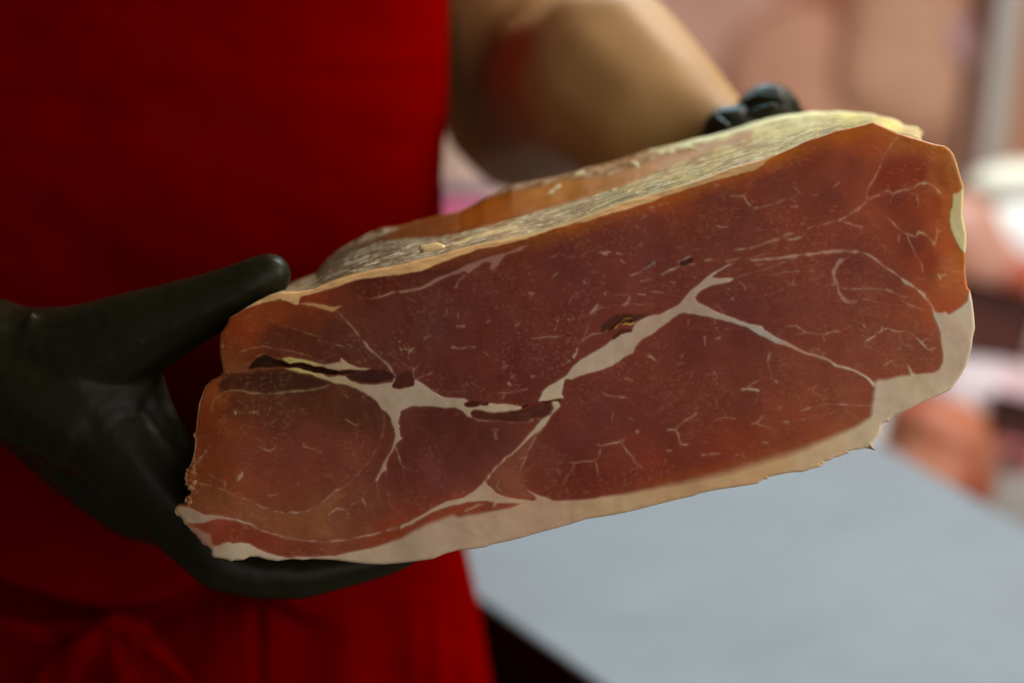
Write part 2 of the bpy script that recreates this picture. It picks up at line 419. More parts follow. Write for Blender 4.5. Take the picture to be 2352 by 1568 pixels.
v('A', [(2351,590),(2200,615),(2050,640),(1930,675),(1850,690),(1760,710),(1740,680),(1720,665)], 9, .65)
v('A', [(1760,690),(1755,640),(1775,610)], 7, .4); v('A', [(1925,675),(1920,620)], 6, .4)
v('E', [(330,340),(370,230),(450,160),(520,140),(640,150),(750,165),(850,170),(960,170),(1050,155),(1200,145),(1330,130),(1450,95)], 8, .55, 12)
v('E', [(180,1010),(300,1030),(430,1070),(480,1085),(560,1130),(680,1170),(800,1230),(930,1275),(1050,1295)], 9, .5)
v('E', [(1050,1295),(1150,1290),(1250,1275),(1340,1230)], 10, .9)
v('E', [(1340,1230),(1430,1160),(1500,1090),(1600,1040),(1680,970),(1750,880),(1830,800),(1900,680),(1950,560),(1970,450),(1965,360)], 9, .45)
v('E', [(330,930),(400,980),(470,1000),(465,1060)], 14, .4); v('E', [(1490,1085),(1530,1075)], 20, .7)
v('E', [(790,670),(850,695),(890,710),(940,680),(1010,700)], 10, .8)
v('E', [(1210,630),(1210,670),(1280,690),(1380,735)], 9, .8); v('E', [(1600,410),(1690,460),(1770,465)], 9, .7)
v('E', [(635,910),(620,950),(580,1000)], 26, .7); v('E', [(870,1135),(930,1130),(965,1115)], 7); v('E', [(1060,440),(1050,490),(1030,505)], 9, .5)
v('E', [(1160,980),(1155,1050)], 6, .4); v('E', [(1370,945),(1480,950)], 7, .5); v('E', [(1680,710),(1680,740)], 8, .4)
v('E', [(2070,680),(2100,760),(2120,830),(2160,880)], 12, .9); v('E', [(2160,880),(2220,890),(2280,905)], 9, .7); v('E', [(2130,850),(2150,930),(2160,990)], 6, .5)
v('E', [(1980,880),(1990,950)], 7, .6); v('E', [(1900,990),(1900,1080),(1910,1140),(1940,1170)], 6, .6)
v('E', [(1900,990),(1820,1050),(1780,1090),(1755,1170),(1690,1190),(1640,1240)], 7, .65); v('E', [(1755,1170),(1800,1225)], 8, .7)
v('E', [(1430,1320),(1520,1250),(1600,1265),(1635,1320)], 10, .65); v('E', [(1430,1330),(1490,1410)], 5, .4); v('E', [(2000,1080),(2010,1180),(2050,1250)], 6, .6); v('E', [(1830,1230),(1870,1275)], 6, .5)
v('I', [(2351,380),(2200,470),(2100,490),(2000,520),(1800,570),(1600,605),(1400,625),(1200,615),(1000,580),(850,530),(700,470),(600,420)], 13, .7, 10)
v('I', [(650,450),(640,500)], 14, .5); v('I', [(700,470),(770,550)], 6, .4)
v('F', [(680,400),(750,425),(900,425),(1000,440),(1100,450),(1250,430)], 7, .5); v('F', [(1000,385),(1150,370),(1250,330),(1350,290)], 6, .5)
v('F', [(860,515),(930,518)], 14, .4); v('F', [(890,530),(905,600)], 34, .28); v('F', [(920,180),(980,165),(1100,150),(1200,130)], 7, .45); v('F', [(990,170),(960,230)], 6, .4)
v('F', [(1350,490),(1280,560),(1250,620),(1210,700),(1180,770),(1150,840),(1130,900)], 14, .55, 8); v('F', [(1120,785),(1180,775)], 10, .5)
v('F', [(1060,735),(980,800),(900,870),(840,940),(800,1000)], 20, .8, 18)
v('F', [(900,940),(930,1000),(900,1050),(960,1100)], 12, .35)
v('F', [(1900,150),(1940,190),(2050,200),(2160,220)], 10); v('F', [(2100,35),(2190,50)], 12, .6)
v('F', [(1850,650),(1900,660),(2000,635),(2080,630),(2110,600)], 11, .7); v('F', [(2080,630),(2120,700),(2200,780),(2200,820),(2280,860)], 10, .6)
v('F', [(1890,660),(1870,760),(1830,810),(1640,820),(1600,810)], 10, .5); v('F', [(1840,810),(1860,880),(1860,960)], 8, .5); v('F', [(1640,820),(1630,880),(1560,960),(1540,1030),(1440,1030)], 8, .4)
v('F', [(1910,475),(1970,500)], 10, .4); v('F', [(2230,540),(2250,520)], 16, .6); v('F', [(400,1260),(430,1190)], 8, .4)
v('F', [(600,1275),(650,1250),(720,1230),(800,1205)], 12, .7); v('F', [(680,1250),(740,1205)], 9, .6); v('F', [(870,1240),(900,1190)], 14, .8)
v('K', [(400,505),(480,510),(500,550),(510,600),(520,650),(590,655)], 16, .8, 12); v('K', [(480,500),(570,430),(650,380),(665,340)], 13, .75)
v('K', [(1090,135),(1180,130),(1260,150)], 20, .85); v('K', [(1150,120),(1200,80),(1275,42)], 13, .8); v('K', [(1240,160),(1240,230),(1180,295)], 7, .4)
v('K', [(720,750),(800,745),(900,735)], 13, .7); v('K', [(1030,750),(1100,755),(1130,790)], 10, .6); v('K', [(1270,625),(1350,640)], 12, .7)
v('K', [(1180,460),(1230,450),(1300,380)], 9, .55); v('K', [(1230,455),(1390,510)], 7, .4); v('K', [(1650,335),(1740,305),(1850,285),(1900,270),(1960,270),(2100,285),(2300,290)], 9, .6); v('K', [(1870,270),(1960,270)], 16, .8)
v('K', [(1440,440),(1520,435),(1700,410)], 9, .45); v('K', [(1485,435),(1540,435)], 18, .75); v('K', [(840,430),(900,400),(1040,410)], 9, .6); v('K', [(270,380),(330,320),(380,270)], 7, .5)
v('K', [(0,20),(60,45)], 10, .5); v('K', [(20,215),(60,250),(110,310),(200,370),(280,380)], 8, .45); v('K', [(520,170),(530,200),(480,235)], 10, .5); v('K', [(720,630),(770,630)], 9, .6)
v('K', [(0,700),(60,760),(90,820),(170,870)], 12, .5); v('K', [(540,560),(700,520),(820,480)], 4, .35); v('K', [(800,470),(825,465)], 12, .7); v('K', [(390,715),(435,715)], 11, .6)
v('K', [(1440,310),(1480,300)], 10, .5); v('K', [(1400,50),(1430,70)], 16, .5); v('K', [(1760,140),(1810,95)], 9, .45); v('K', [(1760,145),(1820,190),(1860,190)], 8, .5); v('K', [(1560,170),(1620,180),(1640,240)], 7, .4); v('K', [(1640,630),(1800,640)], 6, .5)
v('K', [(20,400),(70,410),(100,440)], 9, .5); v('K', [(100,530),(135,530)], 20, .7); v('K', [(0,215),(55,215)], 14, .6)
v('G', [(450,990),(500,1020),(570,1075)], 26, .85, 10); v('G', [(720,1080),(805,1070)], 13, .8); v('G', [(980,810),(990,900)], 13, .6); v('G', [(1600,960),(1575,1040)], 14, .6); v('G', [(1580,1050),(1620,1220)], 6, .4)
v('G', [(900,1060),(860,1180),(800,1280),(760,1350)], 6, .4); v('G', [(1000,1070),(1060,1130),(1100,1190),(1040,1280)], 6, .4); v('G', [(1080,840),(1130,820)], 12, .55); v('G', [(640,880),(580,930)], 8, .4)
v('G', [(1080,500),(1170,600)], 8, .4); v('G', [(760,1010),(800,960)], 10, .5); v('G', [(840,650),(830,700)], 10, .5); v('G', [(1080,650),(1085,700)], 7, .6)
v('G', [(1430,105),(1600,75),(1750,55),(1880,50)], 9, .75, 15); v('G', [(1220,275),(1400,225),(1550,185),(1680,130),(1850,70)], 9, .6)
v('G', [(1360,95),(1500,50),(1600,20)], 8, .5); v('G', [(1440,140),(1540,130)], 9, .5); v('G', [(280,250),(380,200)], 13, .75); v('G', [(400,180),(480,140),(525,118)], 16, .75); v('G', [(570,238),(650,190),(730,165),(880,130)], 15, .8)
v('G', [(720,110),(780,90),(850,60)], 14, .75); v('G', [(740,100),(730,160)], 12, .6); v('G', [(980,105),(1040,90),(1085,100)], 16, .65); v('G', [(1170,110),(1330,70)], 8, .5); v('G', [(370,290),(460,280)], 9, .7); v('G', [(200,522),(260,490),(280,440)], 10, .6)
v('G', [(650,295),(710,300)], 8, .6); v('G', [(120,435),(240,420)], 6, .5); v('G', [(290,512),(455,508)], 6, .6); v('G', [(350,420),(420,422)], 10, .6); v('G', [(480,390),(600,400)], 8, .5); v('G', [(850,250),(900,252),(890,270)], 6, .5)
v('G', [(190,100),(230,130)], 12, .5); v('G', [(1310,300),(1360,330),(1370,370)], 12, .4); v('G', [(1230,450),(1260,460)], 14, .5); v('G', [(1170,320),(1165,350),(1220,375)], 8, .5)
v('H', [(0,97),(200,80),(400,60),(480,47)], 12, .75, 22); v('H', [(470,48),(700,25),(850,15),(1020,15)], 24, .8); v('H', [(1020,15),(1130,55),(1200,105),(1260,160),(1360,220),(1450,290),(1560,360),(1640,430),(1690,500),(1735,590)], 16, .8, 24)
v('H', [(1700,520),(1740,600)], 26, .9); v('H', [(1640,440),(1655,405)], 14, .6)
v('H', [(870,85),(820,130),(790,180),(775,260),(800,310),(830,340)], 34, .62); v('H', [(820,330),(830,400),(880,460),(920,490),(1005,490)], 30, .7); v('H', [(830,350),(920,368),(1100,365),(1280,370),(1380,410),(1410,440),(1490,450)], 13, .7)
v('H', [(1410,445),(1440,490),(1540,535),(1650,580)], 8, .45); v('H', [(1060,465),(1120,465),(1200,495)], 8, .6); v('H', [(855,320),(880,290),(930,280)], 6, .5); v('H', [(880,90),(945,62)], 10, .6); v('H', [(760,320),(830,330)], 16, .6)
v('H', [(170,240),(280,215),(400,205),(500,200),(600,195)], 9, .65); v('H', [(395,205),(415,260),(400,320),(300,370),(130,430)], 8, .55); v('H', [(150,480),(130,515),(185,550)], 9, .6); v('H', [(400,320),(450,325)], 8, .5)
v('H', [(590,65),(580,100),(440,190)], 5, .45); v('H', [(650,240),(700,240)], 10, .5)
v('H', [(330,712),(440,720),(520,770),(600,790),(700,790),(790,760),(860,765)], 13, .65); v('H', [(430,800),(540,770)], 7, .5); v('H', [(710,690),(720,780)], 8, .5); v('H', [(690,790),(695,855)], 11, .6); v('H', [(790,760),(800,730)], 8, .5)
v('H', [(1090,855),(1170,815),(1190,780),(1230,770),(1240,720)], 12, .7); v('H', [(1240,750),(1290,740),(1390,770),(1460,765),(1530,795),(1600,860),(1670,940)], 14, .7, 9); v('H', [(1395,770),(1410,850),(1460,890),(1520,910)], 9, .55)
v('H', [(1530,795),(1550,770),(1565,700)], 8, .5); v('H', [(1600,860),(1670,830)], 9, .5); v('H', [(1670,935),(1745,920)], 10, .55); v('H', [(1700,930),(1720,970)], 8, .5); v('H', [(1250,1090),(1310,1050),(1370,1020)], 11, .6)
v('H', [(1300,555),(1310,600),(1260,620)], 8, .5); v('H', [(1065,700),(1090,735)], 15, .6); v('H', [(1770,225),(1780,270)], 22, .55); v('H', [(1770,250),(1840,222)], 13, .5); v('H', [(1770,320),(1820,350)], 8, .4); v('H', [(1530,0),(1560,60),(1600,110),(1620,210)], 10, .4)
v('H', [(1410,860),(1420,930),(1380,920)], 9, .45); v('H', [(510,630),(545,700),(500,680)], 9, .45); v('H', [(870,520),(930,560)], 7, .35)
v('D', [(590,1145),(680,1090),(790,1020),(860,950)], 22, .7); v('D', [(860,950),(865,850),(900,790),(940,720),(1000,600)], 16, .65); v('D', [(1000,600),(1010,520),(1080,450),(1110,390),(1160,350)], 18, .45); v('D', [(930,430),(990,480),(1010,530)], 10, .35); v('D', [(910,690),(940,720)], 8, .5)
v('D', [(870,945),(960,900),(1050,855),(1100,885),(1200,850)], 16, .65); v('D', [(1200,850),(1290,835),(1370,790),(1440,790),(1500,820),(1560,880)], 18, .6); v('D', [(1060,850),(1065,790)], 7, .4); v('D', [(1330,850),(1340,930),(1350,990)], 9, .45); v('D', [(1100,885),(1085,970)], 8, .4); v('D', [(1560,880),(1580,920)], 6, .3)
v('D', [(0,1325),(100,1280),(185,1250)], 12, .65); v('D', [(105,1312),(180,1310),(258,1285)], 20, .7); v('D', [(290,1215),(420,1180),(520,1155),(600,1140)], 13, .55); v('D', [(640,1145),(740,1175),(825,1200)], 13, .6); v('D', [(810,1195),(805,1255)], 8, .5); v('D', [(820,1200),(960,1160)], 6, .35)
v('D', [(1030,1090),(1110,1150),(1150,1200),(1220,1250),(1320,1290),(1350,1240),(1400,1250),(1450,1290),(1495,1350),(1530,1240),(1570,1220)], 14, .6); v('D', [(1170,1250),(1155,1340)], 11, .5); v('D', [(1240,1270),(1280,1370),(1330,1470)], 10, .5); v('D', [(960,1280),(980,1350),(1040,1390),(1030,1440)], 7, .4); v('D', [(1495,1350),(1500,1440)], 7, .35); v('D', [(1520,1200),(1530,1240)], 10, .4)
v('D', [(870,1060),(900,1130)], 8, .35); v('D', [(1010,1140),(1040,1080)], 8, .35)
v('C', [(1000,900),(1110,905),(1140,970),(1210,1020),(1265,1020)], 17, .6); v('C', [(1270,1020),(1440,960),(1550,930),(1620,970)], 10, .5); v('C', [(1560,930),(1650,870),(1600,820)], 9, .5); v('C', [(1560,1005),(1630,1000)], 12, .45); v('C', [(1110,900),(1140,880)], 12, .5); v('C', [(1180,1050),(1240,1030)], 10, .5)
v('C', [(220,1010),(300,1000),(385,965)], 12, .5); v('C', [(260,1050),(300,1000)], 10, .4); v('C', [(1240,700),(1180,780),(1060,860)], 11, .3); v('C', [(860,1180),(900,1195),(970,1190)], 10, .55)
v('C', [(1030,1410),(1180,1390),(1310,1350),(1440,1300),(1500,1270),(1585,1245)], 14, .65); v('C', [(480,1540),(540,1500),(620,1470)], 12, .5); v('C', [(680,1080),(730,1095)], 10, .5); v('C', [(450,1395),(560,1380)], 7, .4); v('C', [(650,1405),(760,1405)], 7, .4); v('C', [(840,800),(890,795)], 14, .5)
v('C', [(1580,785),(1610,790)], 10, .4); v('C', [(1960,820),(2020,780)], 14, .45); v('C', [(1930,1050),(1960,1045)], 16, .45); v('C', [(1650,1165),(1690,1165)], 16, .5); v('C', [(1680,1125),(1710,1125)], 10, .5); v('C', [(2080,900),(2065,880)], 10, .4); v('C', [(1740,895),(1830,895)], 7, .4); v('C', [(1430,1140),(1540,1170)], 6, .35)
v('C', [(140,1130),(200,1080)], 14, .25); v('C', [(1960,1000),(1990,1000)], 14, .4); v('C', [(1480,1380),(1600,1370)], 8, .4)
v('B', [(410,855),(440,845),(465,862)], 16, .6); v('B', [(435,785),(435,850)], 10, .5); v('B', [(545,835),(545,885)], 12, .55); v('B', [(895,795),(915,762)], 13, .6); v('B', [(525,950),(605,950)], 15, .6); v('B', [(810,915),(845,888)], 12, .55); v('B', [(1075,948),(1118,920)], 18, .65)
v('B', [(480,1150),(560,1160),(650,1140),(710,1150)], 10, .65); v('B', [(485,1150),(510,1150)], 20, .6); v('B', [(520,600),(540,520),(610,470)], 18, .5); v('B', [(690,590),(700,635)], 26, .4); v('B', [(1200,640),(1255,640)], 20, .5); v('B', [(1230,640),(1215,690)], 8, .4)
v('B', [(1230,1070),(1330,1062),(1420,1050),(1550,1040)], 9, .6); v('B', [(1780,840),(1830,790),(1865,748)], 15, .65); v('B', [(1820,805),(1900,775),(1975,770)], 9, .55); v('B', [(1700,1100),(1730,1070),(1800,1035),(1930,1010),(1990,970)], 9, .6); v('B', [(1680,1130),(1730,1060),(1790,900),(1850,790)], 14, .25)
v('B', [(1415,505),(1485,443)], 12, .5); v('B', [(1310,510),(1360,465)], 9, .4); v('B', [(1795,465),(1730,500),(1735,550),(1780,550)], 8, .5); v('B', [(1865,258),(1980,255)], 16, .5); v('B', [(1900,262),(1950,268)], 24, .5); v('B', [(2030,265),(2090,275)], 16, .45); v('B', [(1550,310),(1640,285)], 8, .4); v('B', [(1680,290),(1730,280)], 10, .5)
v('B', [(1010,1475),(1035,1500)], 16, .6); v('B', [(1040,1430),(1100,1410)], 9, .5); v('B', [(1672,1160),(1650,1210),(1630,1250)], 26, .8); v('B', [(1600,1270),(1520,1320)], 16, .5); v('B', [(2090,755),(2140,740),(2160,680)], 10, .6); v('B', [(1960,665),(2150,655)], 6, .5); v('B', [(2240,655),(2310,660)], 9, .6); v('B', [(2160,745),(2340,745)], 6, .5)
v('B', [(2150,490),(2270,435)], 10, .6); v('B', [(2280,415),(2330,395)], 14, .55); v('B', [(1030,510),(1080,485)], 12, .4); v('B', [(1200,440),(1215,460)], 16, .4); v('B', [(970,455),(1060,425)], 7, .35); v('B', [(230,1085),(240,1060),(290,1035)], 10, .5); v('B', [(770,1190),(830,1225)], 9, .4); v('B', [(930,1350),(1030,1320)], 7, .45); v('B', [(1230,1430),(1275,1410)], 10, .5)
v('B', [(1590,740),(1620,670),(1690,625)], 7, .35); v('B', [(1920,650),(1940,635)], 14, .5); v('B', [(160,1445),(310,1385)], 8, .5); v('B', [(130,1440),(125,1360),(180,1310)], 8, .6); v('B', [(2080,335),(2120,360)], 10, .4); v('B', [(1400,310),(1480,280)], 12, .3)
for pts, w, s, w1 in V:
    stroke(fatm, pts, w, s, w1)

rng = random.Random(4)
def inside(x, y, mar=12):
    j = int((y - gy[0]) / STEP); i = int((x - gx[0]) / STEP)
    if not (0 <= i < len(gx) and 0 <= j < len(gy)): return False
    return SD[j, i] > mar and fatm[j, i] < 0.2
cnt = 0
while cnt < 230:          # loose flecks following the grain
    x = rng.uniform(560, 2180); y = rng.uniform(330, 1230)
    if not inside(x, y, 22): continue
    if x < 950 and rng.random() < 0.7: continue
    a = math.radians(rng.gauss(-14, 16)); L = rng.uniform(3, 13)
    if y > 640 + (2352 - x) * 0.0 and x > 1750 and y > 600: a = rng.uniform(0, 3.14); L = rng.uniform(3, 9)
    q = [(x, y), (x + L * math.cos(a), y + L * math.sin(a))]
    if rng.random() < 0.35: q.append((q[1][0] + rng.uniform(-5, 6), q[1][1] + rng.uniform(-5, 4)))
    stroke(fatm, q, rng.uniform(3, 7), rng.uniform(0.10, 0.30)); cnt += 1
cnt = 0
while cnt < 150:          # fine branching web in the right-hand muscle
    x = rng.uniform(1740, 2160); y = rng.uniform(640, 860)
    if not inside(x, y, 22): continue
    for k in range(rng.randint(1, 3)):
        a = rng.uniform(0, 6.28); L = rng.uniform(4, 10)
        stroke(fatm, [(x, y), (x + L * math.cos(a), y + L * math.sin(a)), (x + 1.6 * L * math.cos(a + rng.uniform(-.7, .7)), y + 1.6 * L * math.sin(a + rng.uniform(-.7, .7)))], rng.uniform(3, 6), rng.uniform(0.15, 0.34))
    cnt += 1
cnt = 0
while cnt < 26:           # faint long threads lower right
    x = rng.uniform(1340, 1950); y = rng.uniform(840, 1060)
    if not inside(x, y, 30): continue
    a = rng.uniform(-1.3, 1.0); p = [(x, y)]
    for k in range(4):
        a += rng.uniform(-.7, .7); L = rng.uniform(8, 20); p.append((p[-1][0] + L * math.cos(a), p[-1][1] + L * math.sin(a)))
    stroke(fatm, p, 5, rng.uniform(0.2, 0.35)); cnt += 1

# dark muscles, clefts -----------------------------------------------
darkm = np.zeros(GX.shape); redm = np.zeros(GX.shape); cleft = np.zeros(GX.shape)
fill(darkm, T('A', [(680,1345),(740,1270),(830,1220),(900,1240),(1000,1275),(1080,1305),(1200,1303),(1310,1332),(1380,1332),(1430,1352),(1520,1377),(1640,1362),(1750,1367),(1640,1400),(1500,1410),(1300,1385),(1150,1343),(1020,1333),(850,1342)]), 2.0, 1.0)
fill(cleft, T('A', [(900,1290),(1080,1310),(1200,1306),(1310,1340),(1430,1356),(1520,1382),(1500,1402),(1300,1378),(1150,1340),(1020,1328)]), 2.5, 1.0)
fill(darkm, T('A', [(1605,1420),(1700,1388),(1850,1360),(1960,1372),(2050,1402),(2035,1440),(1900,1482),(1780,1475),(1660,1450)]), 1.5, .75)
fill(redm, T('A', [(2040,1505),(2080,1425),(2150,1372),(2200,1372),(2240,1400),(2252,1500),(2180,1528),(2080,1538)]), 1.5, 1)
fill(redm, T('F', [(600,262),(680,238),(780,250),(740,285),(690,300),(620,298)]), 1.5, 1)
fill(redm, T('F', [(670,335),(760,330),(850,365),(1000,360),(1130,330),(1250,290),(1400,255),(1430,300),(1380,380),(1250,410),(1100,440),(900,420),(740,405),(670,370)]), 2, .8)
fill(redm, T('G', [(120,800),(200,740),(290,735),(305,765),(200,790),(130,840)]), 1.5, .9)
fill(darkm, T('G', [(0,720),(60,660),(140,610),(230,600),(380,610),(440,620),(340,660),(240,690),(120,740),(0,780)]), 5, .7)
fill(darkm, T('G', [(740,150),(750,105),(800,85),(860,70),(860,115),(800,150)]), 3, .8)
fill(darkm, T('G', [(400,170),(420,130),(500,110),(540,130),(450,170)]), 4, .5)
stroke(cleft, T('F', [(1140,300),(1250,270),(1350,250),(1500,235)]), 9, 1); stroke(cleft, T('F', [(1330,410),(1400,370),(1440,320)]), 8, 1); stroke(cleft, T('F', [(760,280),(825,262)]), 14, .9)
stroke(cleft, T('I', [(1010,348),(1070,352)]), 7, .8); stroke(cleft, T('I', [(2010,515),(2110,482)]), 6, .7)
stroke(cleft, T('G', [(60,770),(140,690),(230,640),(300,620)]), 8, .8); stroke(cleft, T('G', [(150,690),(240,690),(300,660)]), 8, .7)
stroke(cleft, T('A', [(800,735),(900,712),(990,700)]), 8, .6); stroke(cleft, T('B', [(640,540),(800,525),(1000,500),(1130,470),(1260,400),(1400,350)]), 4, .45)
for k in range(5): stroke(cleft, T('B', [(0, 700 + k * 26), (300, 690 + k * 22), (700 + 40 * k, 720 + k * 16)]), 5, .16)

# crumbs, and salt glints painted in as pale specks ------------------------------------------------
salt = np.zeros(GX.shape)
def sprinkle(t, x0, y0, x1, y1, sp, n, w0=3, w1=8, s=.8):
    for k in range(n):
        f = rng.random(); x = x0 + (x1 - x0) * f + rng.gauss(0, sp * .4); y = y0 + (y1 - y0) * f + rng.gauss(0, sp)
        a = rng.uniform(0, 6.28); L = rng.uniform(3, 14)
        stroke(salt, T(t, [(x, y), (x + L * math.cos(a), y + L * math.sin(a) * .6)]), rng.uniform(w0, w1), rng.uniform(.35, 1) * s)
sprinkle('E', 530, 345, 800, 345, 9, 40); sprinkle('E', 550, 345, 570, 350, 10, 12, 6, 12); sprinkle('E', 800, 345, 1230, 330, 16, 40, 3, 6, .5)
sprinkle('E', 1540, 165, 1820, 215, 26, 60, 3, 6, .6); sprinkle('E', 480, 385, 390, 540, 12, 30, 4, 9, .5); sprinkle('E', 300, 700, 190, 850, 12, 45, 6, 15, .9)
sprinkle('E', 190, 850, 130, 1200, 26, 90, 8, 22, .9); sprinkle('E', 195, 500, 180, 900, 4, 50, 4, 9, .8); sprinkle('A', 2110, 1150, 2250, 1190, 20, 34, 6, 16, .7); sprinkle('B', 1430, 875, 1640, 885, 7, 14, 4, 10, .9)
sprinkle('B', 1460, 975, 1485, 890, 7, 12, 5, 12, .95); sprinkle('B', 1000, 870, 1750, 600, 70, 60, 2, 4, .4); sprinkle('G', 820, 730, 1350, 750, 12, 34, 3, 6, .55); sprinkle('G', 1290, 640, 1400, 690, 12, 20, 3, 7, .6); sprinkle('G', 1050, 950, 1450, 960, 22, 22, 3, 5, .45)
sprinkle('H', 560, 930, 720, 980, 14, 40, 4, 8, .5); sprinkle('F', 300, 160, 440, 280, 10, 26, 4, 9, .6); sprinkle('F', 820, 270, 1120, 285, 6, 26, 4, 8, .7); sprinkle('F', 1220, 420, 1330, 410, 8, 18, 3, 7, .6); sprinkle('I', 930, 720, 1500, 740, 20, 30, 4, 8, .4)
sprinkle('A', 440, 1050, 455, 1370, 6, 40, 4, 8, .8); sprinkle('A', 520, 880, 700, 770, 4, 20, 4, 7, .6); sprinkle('A', 780, 850, 560, 1050, 50, 40, 3, 7, .25); sprinkle('A', 1230,630,1500,580, 20, 14, 3, 6, .3)
rim = np.clip(1 - SD / 3.0, 0, 1) * (0.6 + fbm(GX, GY, 8, 44))
rimm = np.where((GX < 620) | (GY < 620), rim, rim * 0.3)

# colour fields ---------------------------------------------------------
def idw(samples, X, Y, p=3.4):
    num = np.zeros(X.shape + (3,)); den = np.zeros(X.shape)
    for x, y, c in samples:
        w = 1.0 / (((X - x) ** 2 + (Y - y) ** 2) ** (p / 2) + 300.0)
        num += w[..., None] * base(c); den += w
    return num / den[..., None]
MEAT = [(560,750,(120,50,3)),(620,720,(118,54,6)),(700,760,(90,38,12)),(640,800,(85,33,8)),(800,760,(84,40,25)),(700,680,(112,45,3)),(850,650,(76,24,4)),(1000,600,(72,24,4)),(1200,540,(90,32,6)),(1300,496,(125,62,2)),(1500,453,(130,60,2)),(1300,560,(93,37,24)),(1500,520,(96,40,26)),(1650,470,(97,40,25)),(1780,420,(100,42,24)),(1950,380,(106,44,22)),(2050,400,(110,44,18)),(1860,340,(112,48,16)),
 (1650,400,(135,66,4)),(1750,360,(130,55,2)),(1950,300,(152,78,5)),(2000,330,(138,62,12)),(2080,330,(145,80,35)),(2150,400,(162,104,45)),(2170,480,(162,88,28)),(2110,400,(122,50,10)),(2130,600,(125,48,16)),(2190,650,(158,90,42)),(2100,560,(105,38,20)),(2060,450,(106,40,20)),
 (1900,450,(100,40,25)),(1850,380,(106,44,20)),(1700,520,(96,39,27)),(1500,600,(95,39,30)),(1300,600,(90,36,27)),(1100,680,(90,39,27)),(1000,750,(80,37,29)),(1200,800,(90,36,26)),(1000,850,(82,32,20)),(880,820,(76,33,23)),(1200,880,(84,29,16)),(1330,700,(93,37,29)),(1600,800,(92,35,23)),
 (1400,950,(92,36,26)),(1700,900,(99,42,28)),(1500,1000,(98,39,25)),(1900,950,(116,56,34)),(1980,900,(120,62,40)),(1930,1000,(135,80,42)),(1800,1000,(115,52,26)),(1700,1040,(115,45,18)),(1500,1070,(105,36,15)),(1350,1120,(100,34,16)),(1300,1000,(92,36,26)),(1200,1050,(100,48,36)),(1180,1100,(110,60,44)),
 (1100,1000,(84,37,27)),(1000,950,(78,30,18)),(950,1000,(85,40,28)),(1000,1100,(96,45,38)),(900,1080,(95,46,37)),(850,1150,(104,58,40)),(750,1200,(114,70,46)),(600,1180,(114,64,40)),(500,1130,(126,64,28)),(470,1080,(128,66,32)),(480,950,(120,55,16)),(500,900,(126,65,22)),(520,860,(112,62,27)),(560,900,(88,40,20)),
 (620,895,(70,30,15)),(700,880,(56,24,11)),(650,960,(88,42,29)),(800,950,(74,38,20)),(850,900,(68,26,14)),(700,1050,(105,50,36)),(800,1050,(100,48,33)),(600,1050,(112,55,39)),(700,1240,(106,50,28)),(600,1215,(112,46,27)),(520,1190,(135,62,45)),(900,1225,(122,54,28)),(1050,1190,(120,50,28)),(1180,1150,(122,54,33)),(550,1210,(117,50,20)),
 (1900,700,(105,48,33)),(2000,750,(110,54,36)),(1800,700,(98,42,29)),(1700,720,(90,35,25)),(2100,800,(116,60,39)),(2000,850,(114,56,38)),(2050,650,(108,50,33)),(1950,600,(98,39,26)),(2170,700,(145,70,30)),(2180,560,(150,72,22)),(2195,610,(160,95,50)),(1350,800,(98,38,26)),(1420,560,(92,36,27)),(1230,1110,(100,42,25))]
FAT = [(2190,760,(168,148,122)),(2170,850,(165,145,118)),(2215,720,(172,160,132)),(2150,900,(170,153,122)),(2050,880,(166,148,122)),(2000,930,(168,151,124)),(2000,1000,(172,154,120)),(1900,1050,(174,148,110)),(1750,1080,(172,140,96)),(1550,1130,(168,136,95)),(1400,1150,(165,138,100)),(1250,1180,(160,130,102)),
 (1100,1200,(158,134,106)),(1000,1240,(156,134,108)),(900,1270,(160,140,112)),(560,1260,(166,152,122)),(640,1250,(160,140,118)),(450,1175,(160,138,110)),(430,1180,(166,146,118)),(500,1200,(160,128,105)),(1350,830,(158,140,115)),(1600,680,(152,132,108)),(1750,770,(150,138,122)),(900,880,(152,132,108)),(950,930,(152,135,110)),(1270,880,(165,148,118)),
 (760,840,(150,130,98)),(700,850,(162,145,85)),(1150,620,(140,105,88)),(2200,450,(176,165,115)),(2205,530,(178,168,118)),(1900,580,(150,120,98)),(2000,480,(150,105,78)),(1850,780,(150,112,85)),(700,700,(165,125,70)),(1500,900,(142,110,90)),(800,1000,(150,108,86)),(1900,690,(145,112,92)),(2080,870,(165,150,116))]
mc = idw(MEAT, GX, GY, 2.9); fc = idw(FAT, GX, GY)
n1 = fbm(GX, GY, 55, 81)[..., None]; mc = mc * (1 + 0.13 * n1)
lum = mc.mean(-1, keepdims=True); mc = (mc * 0.98 + lum * 0.02) * np.array([0.88, 0.73, 0.60]) + np.array([0.014, 0.006, 0.005])
# orange zone against the soft fat edge and the dried skin edge
near = np.clip((fatm > 0.02) * 0.0 + np.exp(-((sdist_poly(GX, GY, BOT) + 14) / 13.0) ** 2) * np.clip((s0 - 3) / 10, 0, 1) * 0.6, 0, 1)[..., None]
mc = mc * (1 - near) + base((120, 55, 16)) * near
topo = np.clip(1.15 - SD / 40.0, 0, 1) * (GY < 620) * (GX > 700) * np.clip((GX - 700) / 300, 0, 1)
topo = (topo.clip(0, 1) ** 1.2 * (0.78 + 0.6 * fbm(GX, GY, 60, 7)) * (0.45 + 0.55 * np.clip((GX - 1150) / 150, 0, 1)))[..., None].clip(0, 0.92)
mc = mc * (1 - topo) + base((138, 72, 0)) * topo
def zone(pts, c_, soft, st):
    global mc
    z = np.zeros(GX.shape); fill(z, pts, soft, st); mc = mc * (1 - z[..., None]) + base(c_) * np.array([0.9, 0.8, 0.7]) * z[..., None]
